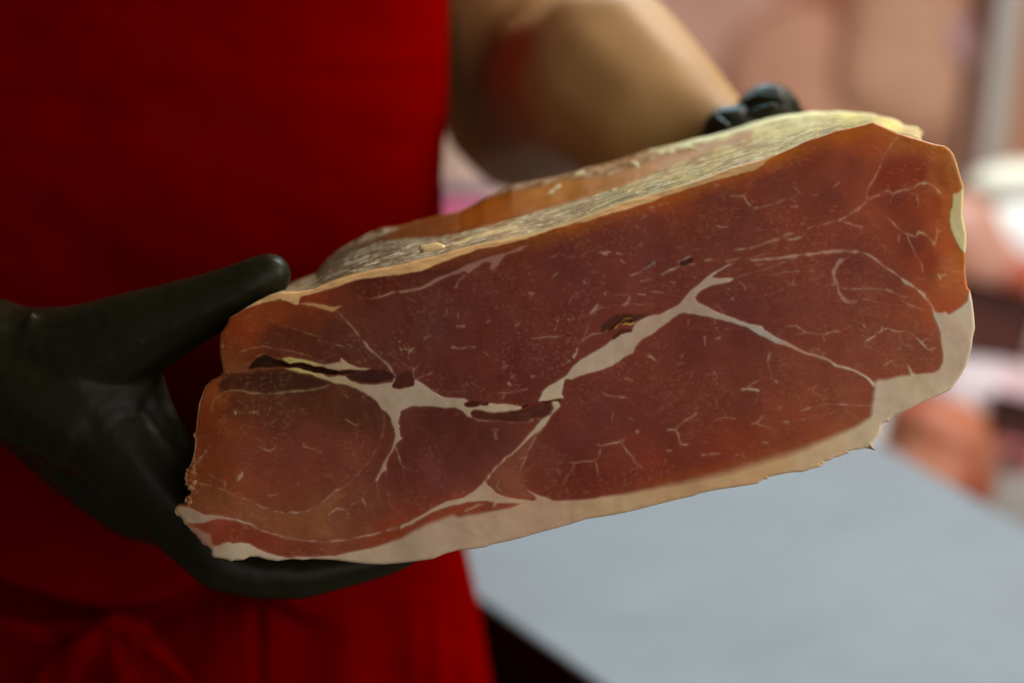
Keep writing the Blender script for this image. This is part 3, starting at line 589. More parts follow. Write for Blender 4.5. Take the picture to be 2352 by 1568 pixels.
zone(T('A', [(470,1395),(650,1385),(1000,1360),(1280,1400),(1500,1475),(1450,1520)]) + T('E', [(1450,100),(1200,148),(850,172),(640,152),(520,142),(440,170),(400,100)]), (56,26,12), 7, .8)
zone(T('E', [(420,380),(560,200),(900,190),(1300,165),(1500,110),(1750,190),(1900,290),(1950,420),(1930,520),(1600,480),(1200,400),(800,390)]), (76,40,20), 26, .75)
zone(T('A', [(800,1130),(900,920),(1100,975),(1350,1040),(1480,860),(1640,940),(1800,1150),(1980,1300),(2030,1380),(1840,1335),(1620,1290),(1450,1290),(1200,1200),(950,1160)]), (76,36,22), 9, .7)
zone(T('E', [(190,1025),(430,1075),(680,1180),(930,1282),(1150,1295),(1340,1240),(1500,1100),(1600,1110),(1400,1330),(1480,1500),(1200,1560)]) + T('I', [(1000,570),(850,525),(700,465),(560,405),(280,365),(130,300)]), (124,80,50), 8, .6)
zone(T('F', [(1300,540),(1210,700),(1140,870),(1135,990),(1280,1150),(1000,1150),(900,1100),(825,1010),(1000,780)]), (118,68,50), 4, .7)
zone(T('F', [(20,340),(250,295),(520,320),(680,410),(1000,445),(1250,450),(1000,740),(700,1050),(400,900),(100,600)]), (72,30,18), 30, .45)
zone(T('D', [(1010,620),(1200,500),(1600,600),(1640,850),(1480,800),(1300,820),(1060,840),(900,900),(900,800)]), (112,34,6), 16, .6)
zone(T('D', [(1380,820),(1500,840),(1600,950),(1580,1150),(1420,1180),(1200,1180),(1100,1000),(1250,880)]), (112,40,12), 16, .6)
fc = fc * (1 + 0.06 * fbm(GX, GY * 3, 60, 31)[..., None])
cr = base((176, 138, 92)) * (1 + 0.35 * fbm(GX * .4, GY * 2.0, 14, 12)[..., None])
def blur(a, k):
    for ax in (0, 1):
        c_ = np.cumsum(np.pad(a, [(k + 1, k) if i == ax else (0, 0) for i in (0, 1)], mode='edge'), axis=ax)
        a = (np.take(c_, range(2 * k + 1, c_.shape[ax]), ax) - np.take(c_, range(0, c_.shape[ax] - 2 * k - 1), ax)) / (2 * k + 1)
    return a
fatm = np.clip(0.52 * fatm + 0.26 * blur(fatm, 1) + 0.32 * blur(blur(fatm, 2), 2), 0, 1) * (0.93 + 0.10 * fbm(GX, GY, 18, 52)).clip(0.8, 1)
hz = np.clip(fbm(GX, GY * 1.3, 7, 301, 3) * 1.6 - 0.15, 0, 1) * np.clip(0.5 + 1.6 * fbm(GX, GY, 90, 311), 0.1, 1) * 0.20
fatm = np.maximum(fatm, hz)
thin = np.clip(1 - fatm, 0, 1)[..., None]; fc = fc * np.array([0.97, 0.98, 1.06]); fc = fc * (1 - 0.35 * thin) + base((160, 104, 84)) * 0.35 * thin
fx = fatm[..., None]
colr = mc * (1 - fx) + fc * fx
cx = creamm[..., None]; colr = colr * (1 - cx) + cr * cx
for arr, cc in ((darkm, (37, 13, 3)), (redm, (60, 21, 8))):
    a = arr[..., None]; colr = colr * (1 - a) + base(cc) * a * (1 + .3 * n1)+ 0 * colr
# dark muscle keeps its own thin light seams
a = salt[..., None]; colr = colr * (1 - a) + base((178, 150, 108)) * a
a = np.clip(rimm, 0, 1)[..., None] * 0.7; colr = colr * (1 - a) + base((172, 145, 95)) * a
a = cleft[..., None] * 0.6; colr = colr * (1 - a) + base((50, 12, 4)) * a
a = np.zeros(GX.shape); stroke(a, T('G', [(130,740),(180,700),(230,650),(300,625)]), 9, .8); stroke(a, T('G', [(200,700),(290,690),(330,680)]), 18, .8); a = a[..., None]
colr = colr * (1 - a) + base((150, 122, 62)) * a
colr = np.clip(colr, 0.0005, 0.9)
fat_all = np.clip(np.maximum(fatm, creamm) - darkm - redm, 0, 1)

# depth relief -----------------------------------------------------------
r = 6.0
e = np.clip(SD, 0, r)
fillet = (r - np.sqrt(np.maximum(r * r - (r - e) ** 2, 0))) * 0.000157
relief = 0.0020 * fbm(GX, GY, 260, 3) + 0.0003 * fbm(GX, GY, 60, 23) + 0.0014 * cleft - 0.00018 * fatm - 0.0004 * salt + 0.0003 * darkm
DEP = FOC + fillet + relief
# sheet undulates: the lower left lip turns back a little
DEP = DEP + 0.006 * np.clip((560 - GX) / 160, 0, 1) ** 2

ny, nx = GX.shape
CX = GX[:-1, :-1] + STEP / 2; CY = GY[:-1, :-1] + STEP / 2
SDc = (SD[:-1, :-1] + SD[1:, :-1] + SD[:-1, 1:] + SD[1:, 1:]) / 4
keep = SDc > 0
idx = np.arange(ny * nx).reshape(ny, nx)
q = np.stack([idx[:-1, :-1], idx[1:, :-1], idx[1:, 1:], idx[:-1, 1:]], -1)[keep]
used = np.zeros(ny * nx, bool); used[q.ravel()] = True
cntv = np.bincount(q.ravel(), minlength=ny * nx)
bnd = used & (cntv < 4)
PX = GX.ravel().copy(); PY = GY.ravel().copy()
bi = np.where(bnd)[0]
bx = PX[bi]; by = PY[bi]
best = np.full(len(bi), 1e9); nxp = bx.copy(); nyp = by.copy()
P = np.array(OUT); Q = np.roll(P, -1, 0)
for (ax, ay), (cx_, cy_) in zip(P, Q):
    ex, ey = cx_ - ax, cy_ - ay
    t = np.clip(((bx - ax) * ex + (by - ay) * ey) / (ex * ex + ey * ey + 1e-9), 0, 1)
    qx = ax + t * ex; qy = ay + t * ey; d = np.hypot(bx - qx, by - qy)
    mk = d < best; best[mk] = d[mk]; nxp[mk] = qx[mk]; nyp[mk] = qy[mk]
mk = best < 2.2
PX[bi[mk]] = nxp[mk]; PY[bi[mk]] = nyp[mk]
DEPf = DEP.ravel().copy(); DEPf[bi] = DEPf[bi] + 0.0004
remap = -np.ones(ny * nx, int); ui = np.where(used)[0]; remap[ui] = np.arange(len(ui))
HAM_LOC = W(1300, 1230, FOC + 0.05)
ham = empty('cured_ham', HAM_LOC, label='boneless cured ham half held up with its marbled red cut face to the front', cat='ham')
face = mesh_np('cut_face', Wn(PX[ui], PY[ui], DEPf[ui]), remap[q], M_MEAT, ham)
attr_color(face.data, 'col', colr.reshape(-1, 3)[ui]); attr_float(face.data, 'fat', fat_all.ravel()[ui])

# ------------------------------------------------------------------ ham body behind the cut
SIL = (T('A', [(660,775),(780,700),(900,640),(1000,598),(1040,578),(1150,520),(1280,475),(1325,458),(1350,420),(1420,340),(1520,250),(1650,170),(1800,90),(1950,30)]) +
       T('M', [(0,1185),(200,1130),(400,1075),(560,1045),(700,980),(800,920),(900,875),(1050,800),(1200,770),(1400,735),(1600,685),(1740,640),(1900,605),(2050,565),(2200,510)]) +
       T('C', [(235,465),(450,420),(660,365),(800,335),(1000,280),(1200,210),(1350,170),(1500,140),(1650,125),(1750,108),(1900,112),(2000,104),(2100,110),(2250,125),(2351,135)]) +
       T('D', [(950,150),(1100,178),(1170,208),(1210,245),(1330,258),(1375,300),(1450,350),(1500,400),(1595,430)]))
def resample(pts, n, closed=False):
    P = np.array(pts, float)
    if closed: P = np.vstack([P, P[:1]])
    L = np.r_[0, np.cumsum(np.hypot(*np.diff(P, axis=0).T))]
    t = np.linspace(0, L[-1], n, endpoint=not closed)
    return np.stack([np.interp(t, L, P[:, 0]), np.interp(t, L, P[:, 1])], 1)
i0 = 7
i1 = [i for i, p in enumerate(OUT) if abs(p[0] - T('D', [(1590,430)])[0][0]) < .01][0]
TOP = resample(OUT[i0:i1 + 1], 900)
REST = resample(OUT[i1:] + OUT[:i0 + 1], 900)[1:-1]
SR = resample(SIL, 900)
# match by horizontal position rather than by arc so that streaks run along the ham
nT = len(TOP); nR = len(REST)
cen = np.array([1300.0, 800.0])
NS = 46
rings_px = []; rings_d = []
for k in range(NS):
    s = k / (NS - 1)
    d = FOC + 0.0012 + 0.075 * s ** 1.05
    # top part; ochre groove between two ridges
    tx = TOP[:, 0] * (1 - s) + SR[:, 0] * s
    ty = TOP[:, 1] * (1 - s) + SR[:, 1] * s
    g = np.exp(-((s - 0.74) / 0.13) ** 2) * np.clip((TOP[:, 0] - 900) / 250, 0, 1) * np.clip((1760 - TOP[:, 0]) / 200, 0, 1)
    und = 2.2 * fbm(tx * 0.35, np.full_like(tx, s * 60), 12, 71) * math.sin(math.pi * s)
    dd = d + 0.007 * g + 0 * tx
    ty = ty + und
    sc = FOC / d * (1 - 0.05 * s * s)
    rx = 1176 + (REST[:, 0] - 1176) * sc; ry = 784 + (REST[:, 1] - 784) * sc
    q1 = np.linspace(0, 1, nT); we = np.clip((q1 - 0.965) / 0.035, 0, 1) ** 1.3; we = np.maximum(we, np.clip((0.03 - q1) / 0.03, 0, 1)); sct = 1 - we * (1 - sc)
    tx = 1176 + (tx - 1176) * sct; ty = 784 + (ty - 784) * sct; dd = dd * (1 - we) + d * we
    rings_px.append(np.vstack([np.stack([tx, ty], 1), np.stack([rx, ry], 1)]))
    rings_d.append(np.r_[dd, np.full(nR, d)])
last = rings_px[-1]; dl = FOC + 0.0762
c2 = last.mean(0)
for k in range(1, 15):           # rounded back
    a = k / 14 * math.pi / 2
    f = math.cos(a) ** 0.8 if k < 14 else 0.01
    d = dl + 0.038 * math.sin(a)
    sc = dl / d
    p = 0.0 + c2 + (last - c2) * f
    p = np.array([1176, 784]) + (p - np.array([1176, 784])) * sc
    rings_px.append(p); rings_d.append(np.full(len(p), d))
RP = np.array(rings_px); RD = np.array(rings_d)
nr, n = RD.shape
Vt = Wn(RP[..., 0], RP[..., 1], RD)
idx = np.arange(nr * n).reshape(nr, n)
qq = np.stack([idx[:-1], idx[1:], np.roll(idx, -1, 1)[1:], np.roll(idx, -1, 1)[:-1]], -1).reshape(-1, 4)
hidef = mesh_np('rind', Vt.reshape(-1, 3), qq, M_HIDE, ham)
bmh = bmesh.new(); bmh.from_mesh(hidef.data)
bmh.verts.ensure_lookup_table()
bmh.faces.new([bmh.verts[i] for i in idx[-1]][::1])
bmesh.ops.recalc_face_normals(bmh, faces=bmh.faces); bmh.to_mesh(hidef.data); bmh.free()
HX, HY = RP[..., 0], RP[..., 1]
HS = [(600,715,(165,130,65)),(650,690,(150,130,85)),(700,660,(140,115,85)),(760,640,(120,95,70)),(850,600,(105,85,65)),(800,590,(85,66,50)),(850,560,(88,62,38)),(950,530,(95,68,40)),(900,540,(80,58,40)),(1050,500,(100,60,15)),(950,575,(125,110,92)),(1000,560,(128,112,92)),
 (1100,530,(135,122,98)),(1200,500,(135,122,98)),(1200,530,(150,130,105)),(1300,480,(132,122,95)),(1300,505,(160,140,110)),(1400,460,(135,128,92)),(1400,480,(150,135,100)),(1500,430,(140,132,90)),(1500,455,(160,145,100)),(1600,400,(142,135,92)),(1600,425,(150,135,95)),(1700,350,(162,152,108)),(1700,385,(140,120,90)),
 (1800,310,(172,164,118)),(1800,335,(140,125,85)),(1900,280,(168,158,112)),(1950,285,(145,135,80)),(1900,300,(130,115,75)),(2000,285,(150,140,85)),(2080,310,(150,130,90)),(2150,330,(160,140,105)),(2180,350,(165,140,95)),
 (1100,480,(110,62,8)),(1050,490,(115,80,20)),(1200,440,(112,60,6)),(1150,455,(108,60,12)),(1300,430,(118,72,4)),(1400,400,(118,76,2)),(1500,370,(122,80,4)),(1600,355,(135,92,20)),(1700,325,(145,100,45)),(1250,420,(115,68,20)),(1350,390,(115,70,25)),(1450,360,(120,72,30)),(1550,345,(170,150,105)),
 (1650,315,(182,172,110)),(1750,285,(188,178,132)),(1850,262,(192,184,136)),(1950,262,(190,180,105)),(2050,280,(188,172,100)),(750,620,(100,75,50))]
hc = idw(HS, HX, HY, 2.5)
nTop = nT
isT = np.zeros((nr, n)); isT[:, :nT] = 1
bot_fat = base((168, 140, 100)); skin_c = base((150, 118, 70))
hc[:, nT:] = bot_fat * 1.0
hc[:, nT:] *= (1 + 0.3 * fbm(HX[:, nT:], HY[:, nT:], 40, 9)[..., None])
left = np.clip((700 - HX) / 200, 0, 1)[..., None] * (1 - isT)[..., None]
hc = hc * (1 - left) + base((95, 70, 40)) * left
ochre_line = T('A', [(1560,260),(1900,150)]) + T('M', [(0,1310),(300,1290),(500,1262),(900,1165),(1200,1075),(1500,985),(1900,870),(2351,715)]) + T('C', [(250,690),(600,560),(900,440),(1060,385),(1200,320)])
top_line = T('C', [(1200,295),(1100,325),(900,385),(700,425),(500,480),(240,530)]) + T('M', [(2300,600),(1900,720),(1500,760),(1200,830),(900,880),(700,980),(300,1100),(0,1200)])
och = sdist_poly(HX, HY + 2.5 * fbm(HX, HY, 14, 3), ochre_line + top_line)
ochm = np.clip(och / 4 + .5, 0, 1) * isT
ochc = idw([(850,540,(96,58,22)),(1000,505,(100,54,10)),(1100,480,(126,66,0)),(1300,430,(136,84,1)),(1500,370,(140,90,1)),(1600,355,(144,96,10)),(1700,325,(145,100,40))], HX, HY, 2.0)
farb = np.clip(((np.arange(nr) / (NS - 1))[:, None] + 0 * HX - 0.88) / 0.06, 0, 1) * np.clip((HX - 1120) / 80, 0, 1)
ochc = ochc * (1 - farb[..., None]) + base((136, 98, 56)) * farb[..., None]
dl_ = np.exp(-(((np.arange(nr) / (NS - 1))[:, None] + 0 * HX - 0.87 + 0.04 * fbm(HX, HY, 30, 8)) / 0.035) ** 2) * np.clip((HX - 1300) / 120, 0, 1) * np.clip((1640 - HX) / 60, 0, 1)
ochc = ochc * (1 - 0.8 * dl_[..., None]) + base((62, 26, 6)) * 0.8 * dl_[..., None]
hc = hc * (1 - ochm[..., None]) + ochc * ochm[..., None]
up_ = ((np.arange(nr) / (NS - 1))[:, None] + 0 * HX)
pale = np.clip((up_ - 0.86) / 0.06, 0, 1) * np.clip((HX - 1480) / 120, 0, 1) * isT * (up_ <= 1.2)
ochm = ochm
hc = hc * (1 - pale[..., None]) + base((200, 190, 142)) * pale[..., None]
edge_o = np.clip((up_ - 0.93) / 0.05, 0, 1) * np.clip((1100 - HX) / 100, 0, 1) * isT
hc = hc * (1 - edge_o[..., None]) + base((128, 78, 14)) * edge_o[..., None]
patch = np.clip(sdist_poly(HX, HY, T('B', [(500,180),(640,110),(760,75),(870,40),(1050,0),(1150,-40),(1100,20),(950,70),(800,110),(640,160),(560,190)])) / 3 + .5, 0, 1)[..., None] * isT[..., None]
hc = hc * (1 - patch) + base((168, 150, 112)) * patch
hidem = np.clip(isT * (1 - ochm) * (1 - pale * .6), 0, 1); hidem[:, nT:] = 0.35
creamedge = np.clip(1 - up_ / 0.05, 0, 1) * isT
hidem = hidem * (1 - creamedge); hc = hc * (1 - creamedge[..., None] * .8) + base((172, 148, 100)) * creamedge[..., None] * .8
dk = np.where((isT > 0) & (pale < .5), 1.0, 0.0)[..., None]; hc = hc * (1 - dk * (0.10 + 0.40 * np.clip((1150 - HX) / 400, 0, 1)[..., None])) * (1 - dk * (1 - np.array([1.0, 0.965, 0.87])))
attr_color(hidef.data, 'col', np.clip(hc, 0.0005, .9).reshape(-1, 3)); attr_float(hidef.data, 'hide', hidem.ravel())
alen = np.r_[0, np.cumsum(np.hypot(*np.diff(np.vstack([TOP, REST]), axis=0).T))] * 0.000157
hvv = np.stack([np.broadcast_to(alen, (nr, n)), RD, 0 * RD], -1)
attr_vec(hidef.data, 'hv', hvv.reshape(-1, 3))

def blob_mesh(name, pts, mat, parent, voxel=0.0012, smooth=6, step=0.3, factor=0.5):
    """one continuous skin over chains of (u,v,depth,radius_px)"""
    bm = bmesh.new()
    for chain in pts:
        for a, b in zip(chain[:-1], chain[1:]):
            pa = W(*a[:3]); pb = W(*b[:3]); ra = a[3] / FPX * a[2]; rb = b[3] / FPX * b[2]
            L = (pb - pa).length; ns = max(2, int(L / (min(ra, rb) * step)) + 1)
            for k in range(ns + 1):
                t = k / ns
                bmesh.ops.create_icosphere(bm, subdivisions=2, radius=ra + (rb - ra) * t, matrix=Matrix.Translation(pa.lerp(pb, t)))
    me = bpy.data.meshes.new(name); bm.to_mesh(me); bm.free()
    o = bpy.data.objects.new(name, me); COL.objects.link(o)
    mo = o.modifiers.new('r', 'REMESH'); mo.mode = 'VOXEL'; mo.voxel_size = voxel
    sm = o.modifiers.new('s', 'SMOOTH'); sm.iterations = smooth; sm.factor = factor
    dg = bpy.context.evaluated_depsgraph_get()
    me2 = bpy.data.meshes.new_from_object(o.evaluated_get(dg))
    bpy.data.objects.remove(o); bpy.data.meshes.remove(me)
    me2.materials.clear()
    return link(name, me2, mat, parent)

# flakes and salt bits on the rind
M_FLAKE = simple('dry_fat', base((180, 152, 105)), 0.6, 0.3, 0.12, 300, 0.3)
M_SALT = simple('pale_crystal', base((205, 200, 150)), 0.35, 0.5, 0.06, 300, 0.2)
def hide_at(u, v):
    d = (HX[:NS, :nT] - u) ** 2 + (HY[:NS, :nT] - v) ** 2
    j, i = np.unravel_index(np.argmin(d), d.shape); return RD[j, i]
def small(name, u, v, L, wd, ang, mat, seed, dz=0.0006):
    d = hide_at(u, v) - dz
    rr = random.Random(seed); bm = bmesh.new()
    bmesh.ops.create_icosphere(bm, subdivisions=3, radius=1)
    ca, sa = math.cos(ang), math.sin(ang)
    for vv in bm.verts:
        x, y, z = vv.co; f = 1 + 0.22 * math.sin(5 * x + seed) * math.cos(4 * y + seed * 2) + 0.12 * math.sin(11 * y + 3 * x)
        x *= L / 2 * f; y *= wd / 2 * f
        vv.co = W(u + x * ca - y * sa, v + x * sa + y * ca, d - z * wd * 0.25 * 0.000157)
    me = bpy.data.meshes.new(name); bm.to_mesh(me); bm.free()
    return link(name, me, mat, ham)
fl = T('B', [(310, 235)])[0]
small('fat_flake', fl[0], fl[1], 70, 30, -0.05, M_FLAKE, 3)
for i, (t, x, y, L, wd, a) in enumerate([('M',1410,880,24,9,-.8),('M',1470,830,24,10,-.7),('M',1680,705,30,12,-.5),('M',2230,625,20,10,1.1),('M',2190,590,16,8,.2),('C',420,500,16,10,-.8),('C',345,505,14,7,-.3),('C',560,455,32,10,-.4),('C',650,455,24,6,-.15),('C',255,550,12,5,-.5)]):
    p = T(t, [(x, y)])[0]; small('salt_crystal', p[0], p[1], L, wd, a, M_SALT, i)

# ------------------------------------------------------------------ person
PERS = W(250, 1900, 0.80); PERS = Vector((PERS.x, PERS.y, 0.0))
person = empty('person', PERS, label='butcher in red apron and black gloves holding up the cut ham with both hands', cat='person')
# torso: elliptical, leaning with the upright body; edges given as right edge against height
VV = np.array([-900, -300, 0, 150, 260, 330, 400, 500, 800, 1100, 1265, 1370, 1568, 1900, 2600, 3400])
EE = np.array([1040, 1032, 1030, 1032, 1030, 1020, 1016, 1018, 1030, 1050, 1072, 1097, 1128, 1190, 1230, 1240])
def torso(name, mat, inset=0.0, nv=420, nu=520, relief=True):
    vs = np.linspace(-900, 3400, nv); th = np.linspace(0, 2 * np.pi, nu, endpoint=False)
    th = np.where(th > 0, th, th)
    VG, TH = np.meshgrid(vs, th, indexing='ij')
    uc = 150.0
    edge = np.interp(VG, VV, EE)
    rw = edge - uc - inset
    uu = uc + rw * np.sign(np.sin(TH)) * np.abs(np.sin(TH)) ** 0.86
    yl = -(VG - 784) / FPX * 0.70
    D0 = 0.655 + np.tan(PITCH) * (-yl) * 0.8 + 0.02 * np.clip(-(VG - 200) / 600, 0, 1)
    Rd = 0.115
    dd = D0 + inset * 0.0002 + Rd - Rd * np.sign(np.cos(TH)) * np.abs(np.cos(TH)) ** 0.7
    if relief:
        front = (np.cos(TH) > -0.1)
        # bloused cloth hanging over the waist tie
        lowv = np.interp(uu, [-300, 0, 150, 250, 380, 500, 560, 700, 1100], [1300, 1345, 1392, 1412, 1388, 1328, 1330, 1420, 1480])
        bl = np.exp(-np.clip(lowv - VG, 0, None) / 260.0) * (VG < lowv) 
        amp = np.interp(uu, [-300, 0, 300, 520, 620, 800], [0.016, 0.022, 0.030, 0.028, 0.006, 0.0])
        sm = 1 / (1 + np.exp((VG - lowv) / 5.0))
        dd = dd - amp * np.exp(-np.clip(lowv - VG, 0, None) / 230.0) * sm * front
        dd = dd + front * (1 - sm) * np.exp(-np.clip(VG - lowv, 0, None) / 80.0) * amp * 1.3
        # vertical folds
        fold = np.clip((VG - 1330) / 130, 0, 1)
        dd = dd + front * fold * (0.003 * np.exp(-((uu - 592 - (VG - 1450) * .05) / 14) ** 2) + 0.004 * np.sin(uu / 34.0 + 0.5) * np.exp(-((uu - 900) / 200) ** 2) + 0.005 * np.exp(-((uu - 1045) / 22) ** 2) + 0.003 * np.exp(-((uu - 980) / 18) ** 2))
        dd = dd + front * 0.0035 * fbm(uu * 0.6 + 500, VG + 2000, 160, 2)
        dd = dd - front * 0.0 * np.exp(-((VG - 165 + (uu - 500) * 0.05) / 14) ** 2) * np.clip((uu - 100) / 400, 0, 1)
        dd = dd + front * 0.0018 / (1 + np.exp(-(VG - 180 + (uu - 500) * 0.05) / 8))
        dd = dd + front * 0.003 * np.exp(-((uu + 0.5 * (VG - 700) - 820) / 60) ** 2)
    X = Wn(uu, VG, dd)
    idx = np.arange(nv * nu).reshape(nv, nu)
    qd = np.stack([idx[:-1], np.roll(idx, -1, 1)[:-1], np.roll(idx, -1, 1)[1:], idx[1:]], -1).reshape(-1, 4)
    ob = mesh_np(name, X.reshape(-1, 3), qd, mat, person)
    return ob
apron = torso('apron', M_RED)
tag(apron, 'red apron over a red shirt, gathered over its tied waist strap')

# ribbon straps of the apron
def ribbon(name, path, width, thick=0.0034, ang=0.0):
    """path of (u,v,depth); width px; soft rolled ribbon"""
    P = [np.array(p, float) for p in path]; ns = 40
    L = np.r_[0, np.cumsum([np.hypot(*(P[i + 1] - P[i])[:2]) for i in range(len(P) - 1)])]
    t = np.linspace(0, L[-1], ns)
    C = np.stack([np.interp(t, L, [p[j] for p in P]) for j in range(3)], 1)
    for _ in range(4): C[1:-1] = (C[:-2] + 2 * C[1:-1] + C[2:]) / 4
    tg = np.gradient(C[:, :2], axis=0); tg /= np.linalg.norm(tg, axis=1)[:, None]
    nm = np.stack([-tg[:, 1], tg[:, 0]], 1)
    rows = []
    wv = np.interp(np.linspace(0, 1, ns), np.linspace(0, 1, len(width)), width) if isinstance(width, (list, tuple)) else np.full(ns, width)
    K = 18
    for j in range(K):
        a = 2 * math.pi * j / K
        ox = math.copysign(abs(math.cos(a)) ** .8, math.cos(a)); oy = math.copysign(abs(math.sin(a)) ** .6, math.sin(a))
        uv = C[:, :2] + nm * (wv * 0.5 * ox)[:, None]
        d = C[:, 2] + thick * oy + 0.0015 * np.sin(ox * 3.0 + t / 25.0)
        rows.append(Wn(uv[:, 0], uv[:, 1], d))
    X = np.array(rows); idx = np.arange(K * ns).reshape(K, ns)
    qd = np.stack([idx[:, :-1], np.roll(idx, -1, 0)[:, :-1], np.roll(idx, -1, 0)[:, 1:], idx[:, 1:]], -1).reshape(-1, 4)
    return mesh_np(name, X.reshape(-1, 3), qd, M_RED, person)
D_ = 0.677
ribbon('apron_strap', [(-420,1300,D_+.01),(-100,1395,D_),(60,1448,D_-.002),(200,1492,D_)], 42)
ribbon('apron_strap', [(262,1452,D_-.008),(190,1490,D_-.012),(140,1540,D_-.006),(100,1620,D_),(70,1760,D_+.02)], [52, 84, 96, 96])
ribbon('apron_strap', [(285,1450,D_-.008),(282,1500,D_-.012),(283,1560,D_-.006),(288,1700,D_+.01)], [60, 78, 80, 80])
ribbon('apron_strap', [(300,1448,D_-.006),(350,1482,D_-.006),(400,1540,D_+.002),(470,1640,D_+.016)], [40, 44, 50])
knot = blob_mesh('apron_knot', [[(205,1440,D_-.006,22),(262,1428,D_-.008,32),(330,1446,D_-.006,24)]], M_RED, person, 0.0015, 4)

# body: one skin mesh of torso core, arms and neck
bp = [
    [(150,-1500,.86,230),(150,-1150,.84,300),(150,-700,.80,420),(150,200,.80,430),(150,1200,.87,430),(150,2300,1.02,460),(150,3200,1.16,440)],
    [(150,-1500,.86,230),(900,-1150,.86,260),(1070,-700,.79,215),(1105,-350,.765,205),(1140,-20,.80,190)],
    [(1140,-20,.80,190),(1235,222,.830,236),(1300,205,.79,224),(1388,186,.71,222),(1480,262,.695,200),(1590,325,.682,148),(1650,370,.67,125)],
    [(150,-1500,.86,230),(-560,-1150,.88,250),(-900,-500,.84,205),(-960,300,.80,190),(-800,700,.70,185),(-500,800,.62,180),(-160,850,.575,150)],
]
body = blob_mesh('body', bp, M_SKIN, person, 0.005, 5)

# right hand (photo left): glove with thumb over the ham and fingers under it
gd = 0.548
g1 = [
    [(-420,835,.600,172),(-160,845,.575,168),(-20,846,.562,166),(90,880,.558,160),(200,950,.556,150)],      # wrist, back of hand
    [(250,930,.552,110),(318,880,.550,62),(352,930,.550,44),(400,1020,.550,40),(440,1100,.548,50)],
    [(60,850,.560,150),(190,825,.552,130),(300,775,.546,108),(390,737,.542,90),(470,702,.539,75),(545,670,.537,66),(592,646,.536,60),(618,632,.536,54)],  # thumb
    [(40,735,.549,15),(20,800,.541,17),(8,900,.541,17),(30,1010,.547,15)],
    [(70,720,.541,10),(52,820,.536,12),(50,920,.536,12),(78,1010,.541,10)],
    [(190,900,.556,150),(265,1000,.553,128),(330,1085,.550,108),(400,1165,.548,92),(460,1235,.546,80),(512,1288,.546,74)],       # index, base to middle joint
    [(512,1288,.546,74),(600,1312,.548,66),(690,1318,.550,60),(790,1300,.553,52),(880,1282,.556,44),(935,1262,.558,38)],  # index, under the ham
    [(170,960,.578,140),(250,1080,.585,112),(315,1150,.590,92),(385,1180,.594,78),(500,1205,.600,62),(640,1200,.606,52),(740,1185,.610,44)],  # middle
    [(120,960,.600,120),(200,1060,.612,100),(300,1120,.620,84),(420,1150,.628,66),(560,1140,.636,52),(650,1120,.640,44)],      # ring
    [(60,930,.615,110),(130,1010,.632,88),(230,1070,.644,74),(340,1090,.652,58),(450,1080,.660,46),(520,1070,.664,40)],        # little
]
glove1 = blob_mesh('glove', g1, M_GLOVE, person, 0.0013, 13)
tag(glove1, 'black glove with its thumb over the left end of the ham and fingers under it')

# left hand (photo right): knuckles above the far side of the ham
g2 = [
    [(1560,335,.690,132),(1640,372,.672,118),(1710,400,.662,112)],
    [(1690,370,.655,80),(1755,268,.640,72),(1768,262,.636,72),(1800,300,.640,62),(1850,420,.655,50),(1870,540,.665,42)],   # index knuckle
    [(1650,380,.650,70),(1672,302,.636,60),(1690,300,.634,58),(1740,420,.655,50),(1770,560,.668,42)],                       # thumb side knuckle
    [(1708,236,.618,8),(1745,222,.611,11),(1795,230,.606,9)],
    [(1716,262,.606,8),(1775,246,.596,11),(1828,266,.606,6)],
    [(1640,262,.612,7),(1672,292,.598,9),(1690,320,.602,7)],
    [(1700,400,.670,80),(1810,330,.672,58),(1900,420,.680,48),(1930,540,.685,40)],
    [(1700,430,.680,76),(1800,400,.690,54),(1880,480,.696,46),(1900,600,.700,38)],
    [(1690,460,.690,70),(1770,470,.704,48),(1830,540,.710,42),(1850,640,.712,34)],
]
glove2 = blob_mesh('glove', g2, M_GLOVE, person, 0.0011, 3)
tag(glove2, 'black glove with shiny creased knuckles above the far edge of the ham')

# ------------------------------------------------------------------ counter
ZC = CAMZ - 0.50
def onplane(u, v, z):
    dr = W(u, v, 1.0) - C0; t = (z - CAMZ) / dr.z
    return C0 + dr * t
L1 = lambda u: 1370 + 0.707 * (u - 1100)
L2 = lambda u: 1010 + 0.583 * (u - 2010)
def slab(name, corners, thick, mat, parent=None, bevel=0.001):
    bm = bmesh.new()
    t = [bm.verts.new(c_) for c_ in corners]; b = [bm.verts.new(c_ - Vector((0, 0, thick))) for c_ in corners]
    bm.faces.new(t); bm.faces.new(b[::-1])
    for i in range(len(t)):
        j = (i + 1) % len(t); bm.faces.new([t[j], t[i], b[i], b[j]])
    bmesh.ops.recalc_face_normals(bm, faces=bm.faces)
    if bevel: bmesh.ops.bevel(bm, geom=list(bm.edges), offset=bevel, segments=2, affect='EDGES')
    me = bpy.data.meshes.new(name); bm.to_mesh(me); bm.free()
    return link(name, me, mat, parent, False)
cA = onplane(760, L1(760), ZC); cB = onplane(1900, L1(1900), ZC); cC = onplane(2700, L2(2700), ZC); cD = onplane(1500, L2(1500), ZC)
ctr = (cA + cB + cC + cD) / 4
counter = empty('counter', Vector((ctr.x, ctr.y, 0)), label='pale work counter with maroon front behind the ham on the right', cat='counter')
slab('counter_top', [cA, cB, cC, cD], 0.004, M_COUNTER, counter)
def inset(p, f=0.96): q_ = ctr + (p - ctr) * f; return Vector((q_.x, q_.y, ZC - 0.005))
slab('counter_base', [inset(cA, .999), inset(cB, .999), inset(cC, .98), inset(cD, .98)], ZC - 0.010, M_MAROON, counter, 0)
print('COUNTER', cA, cB, cC, cD)

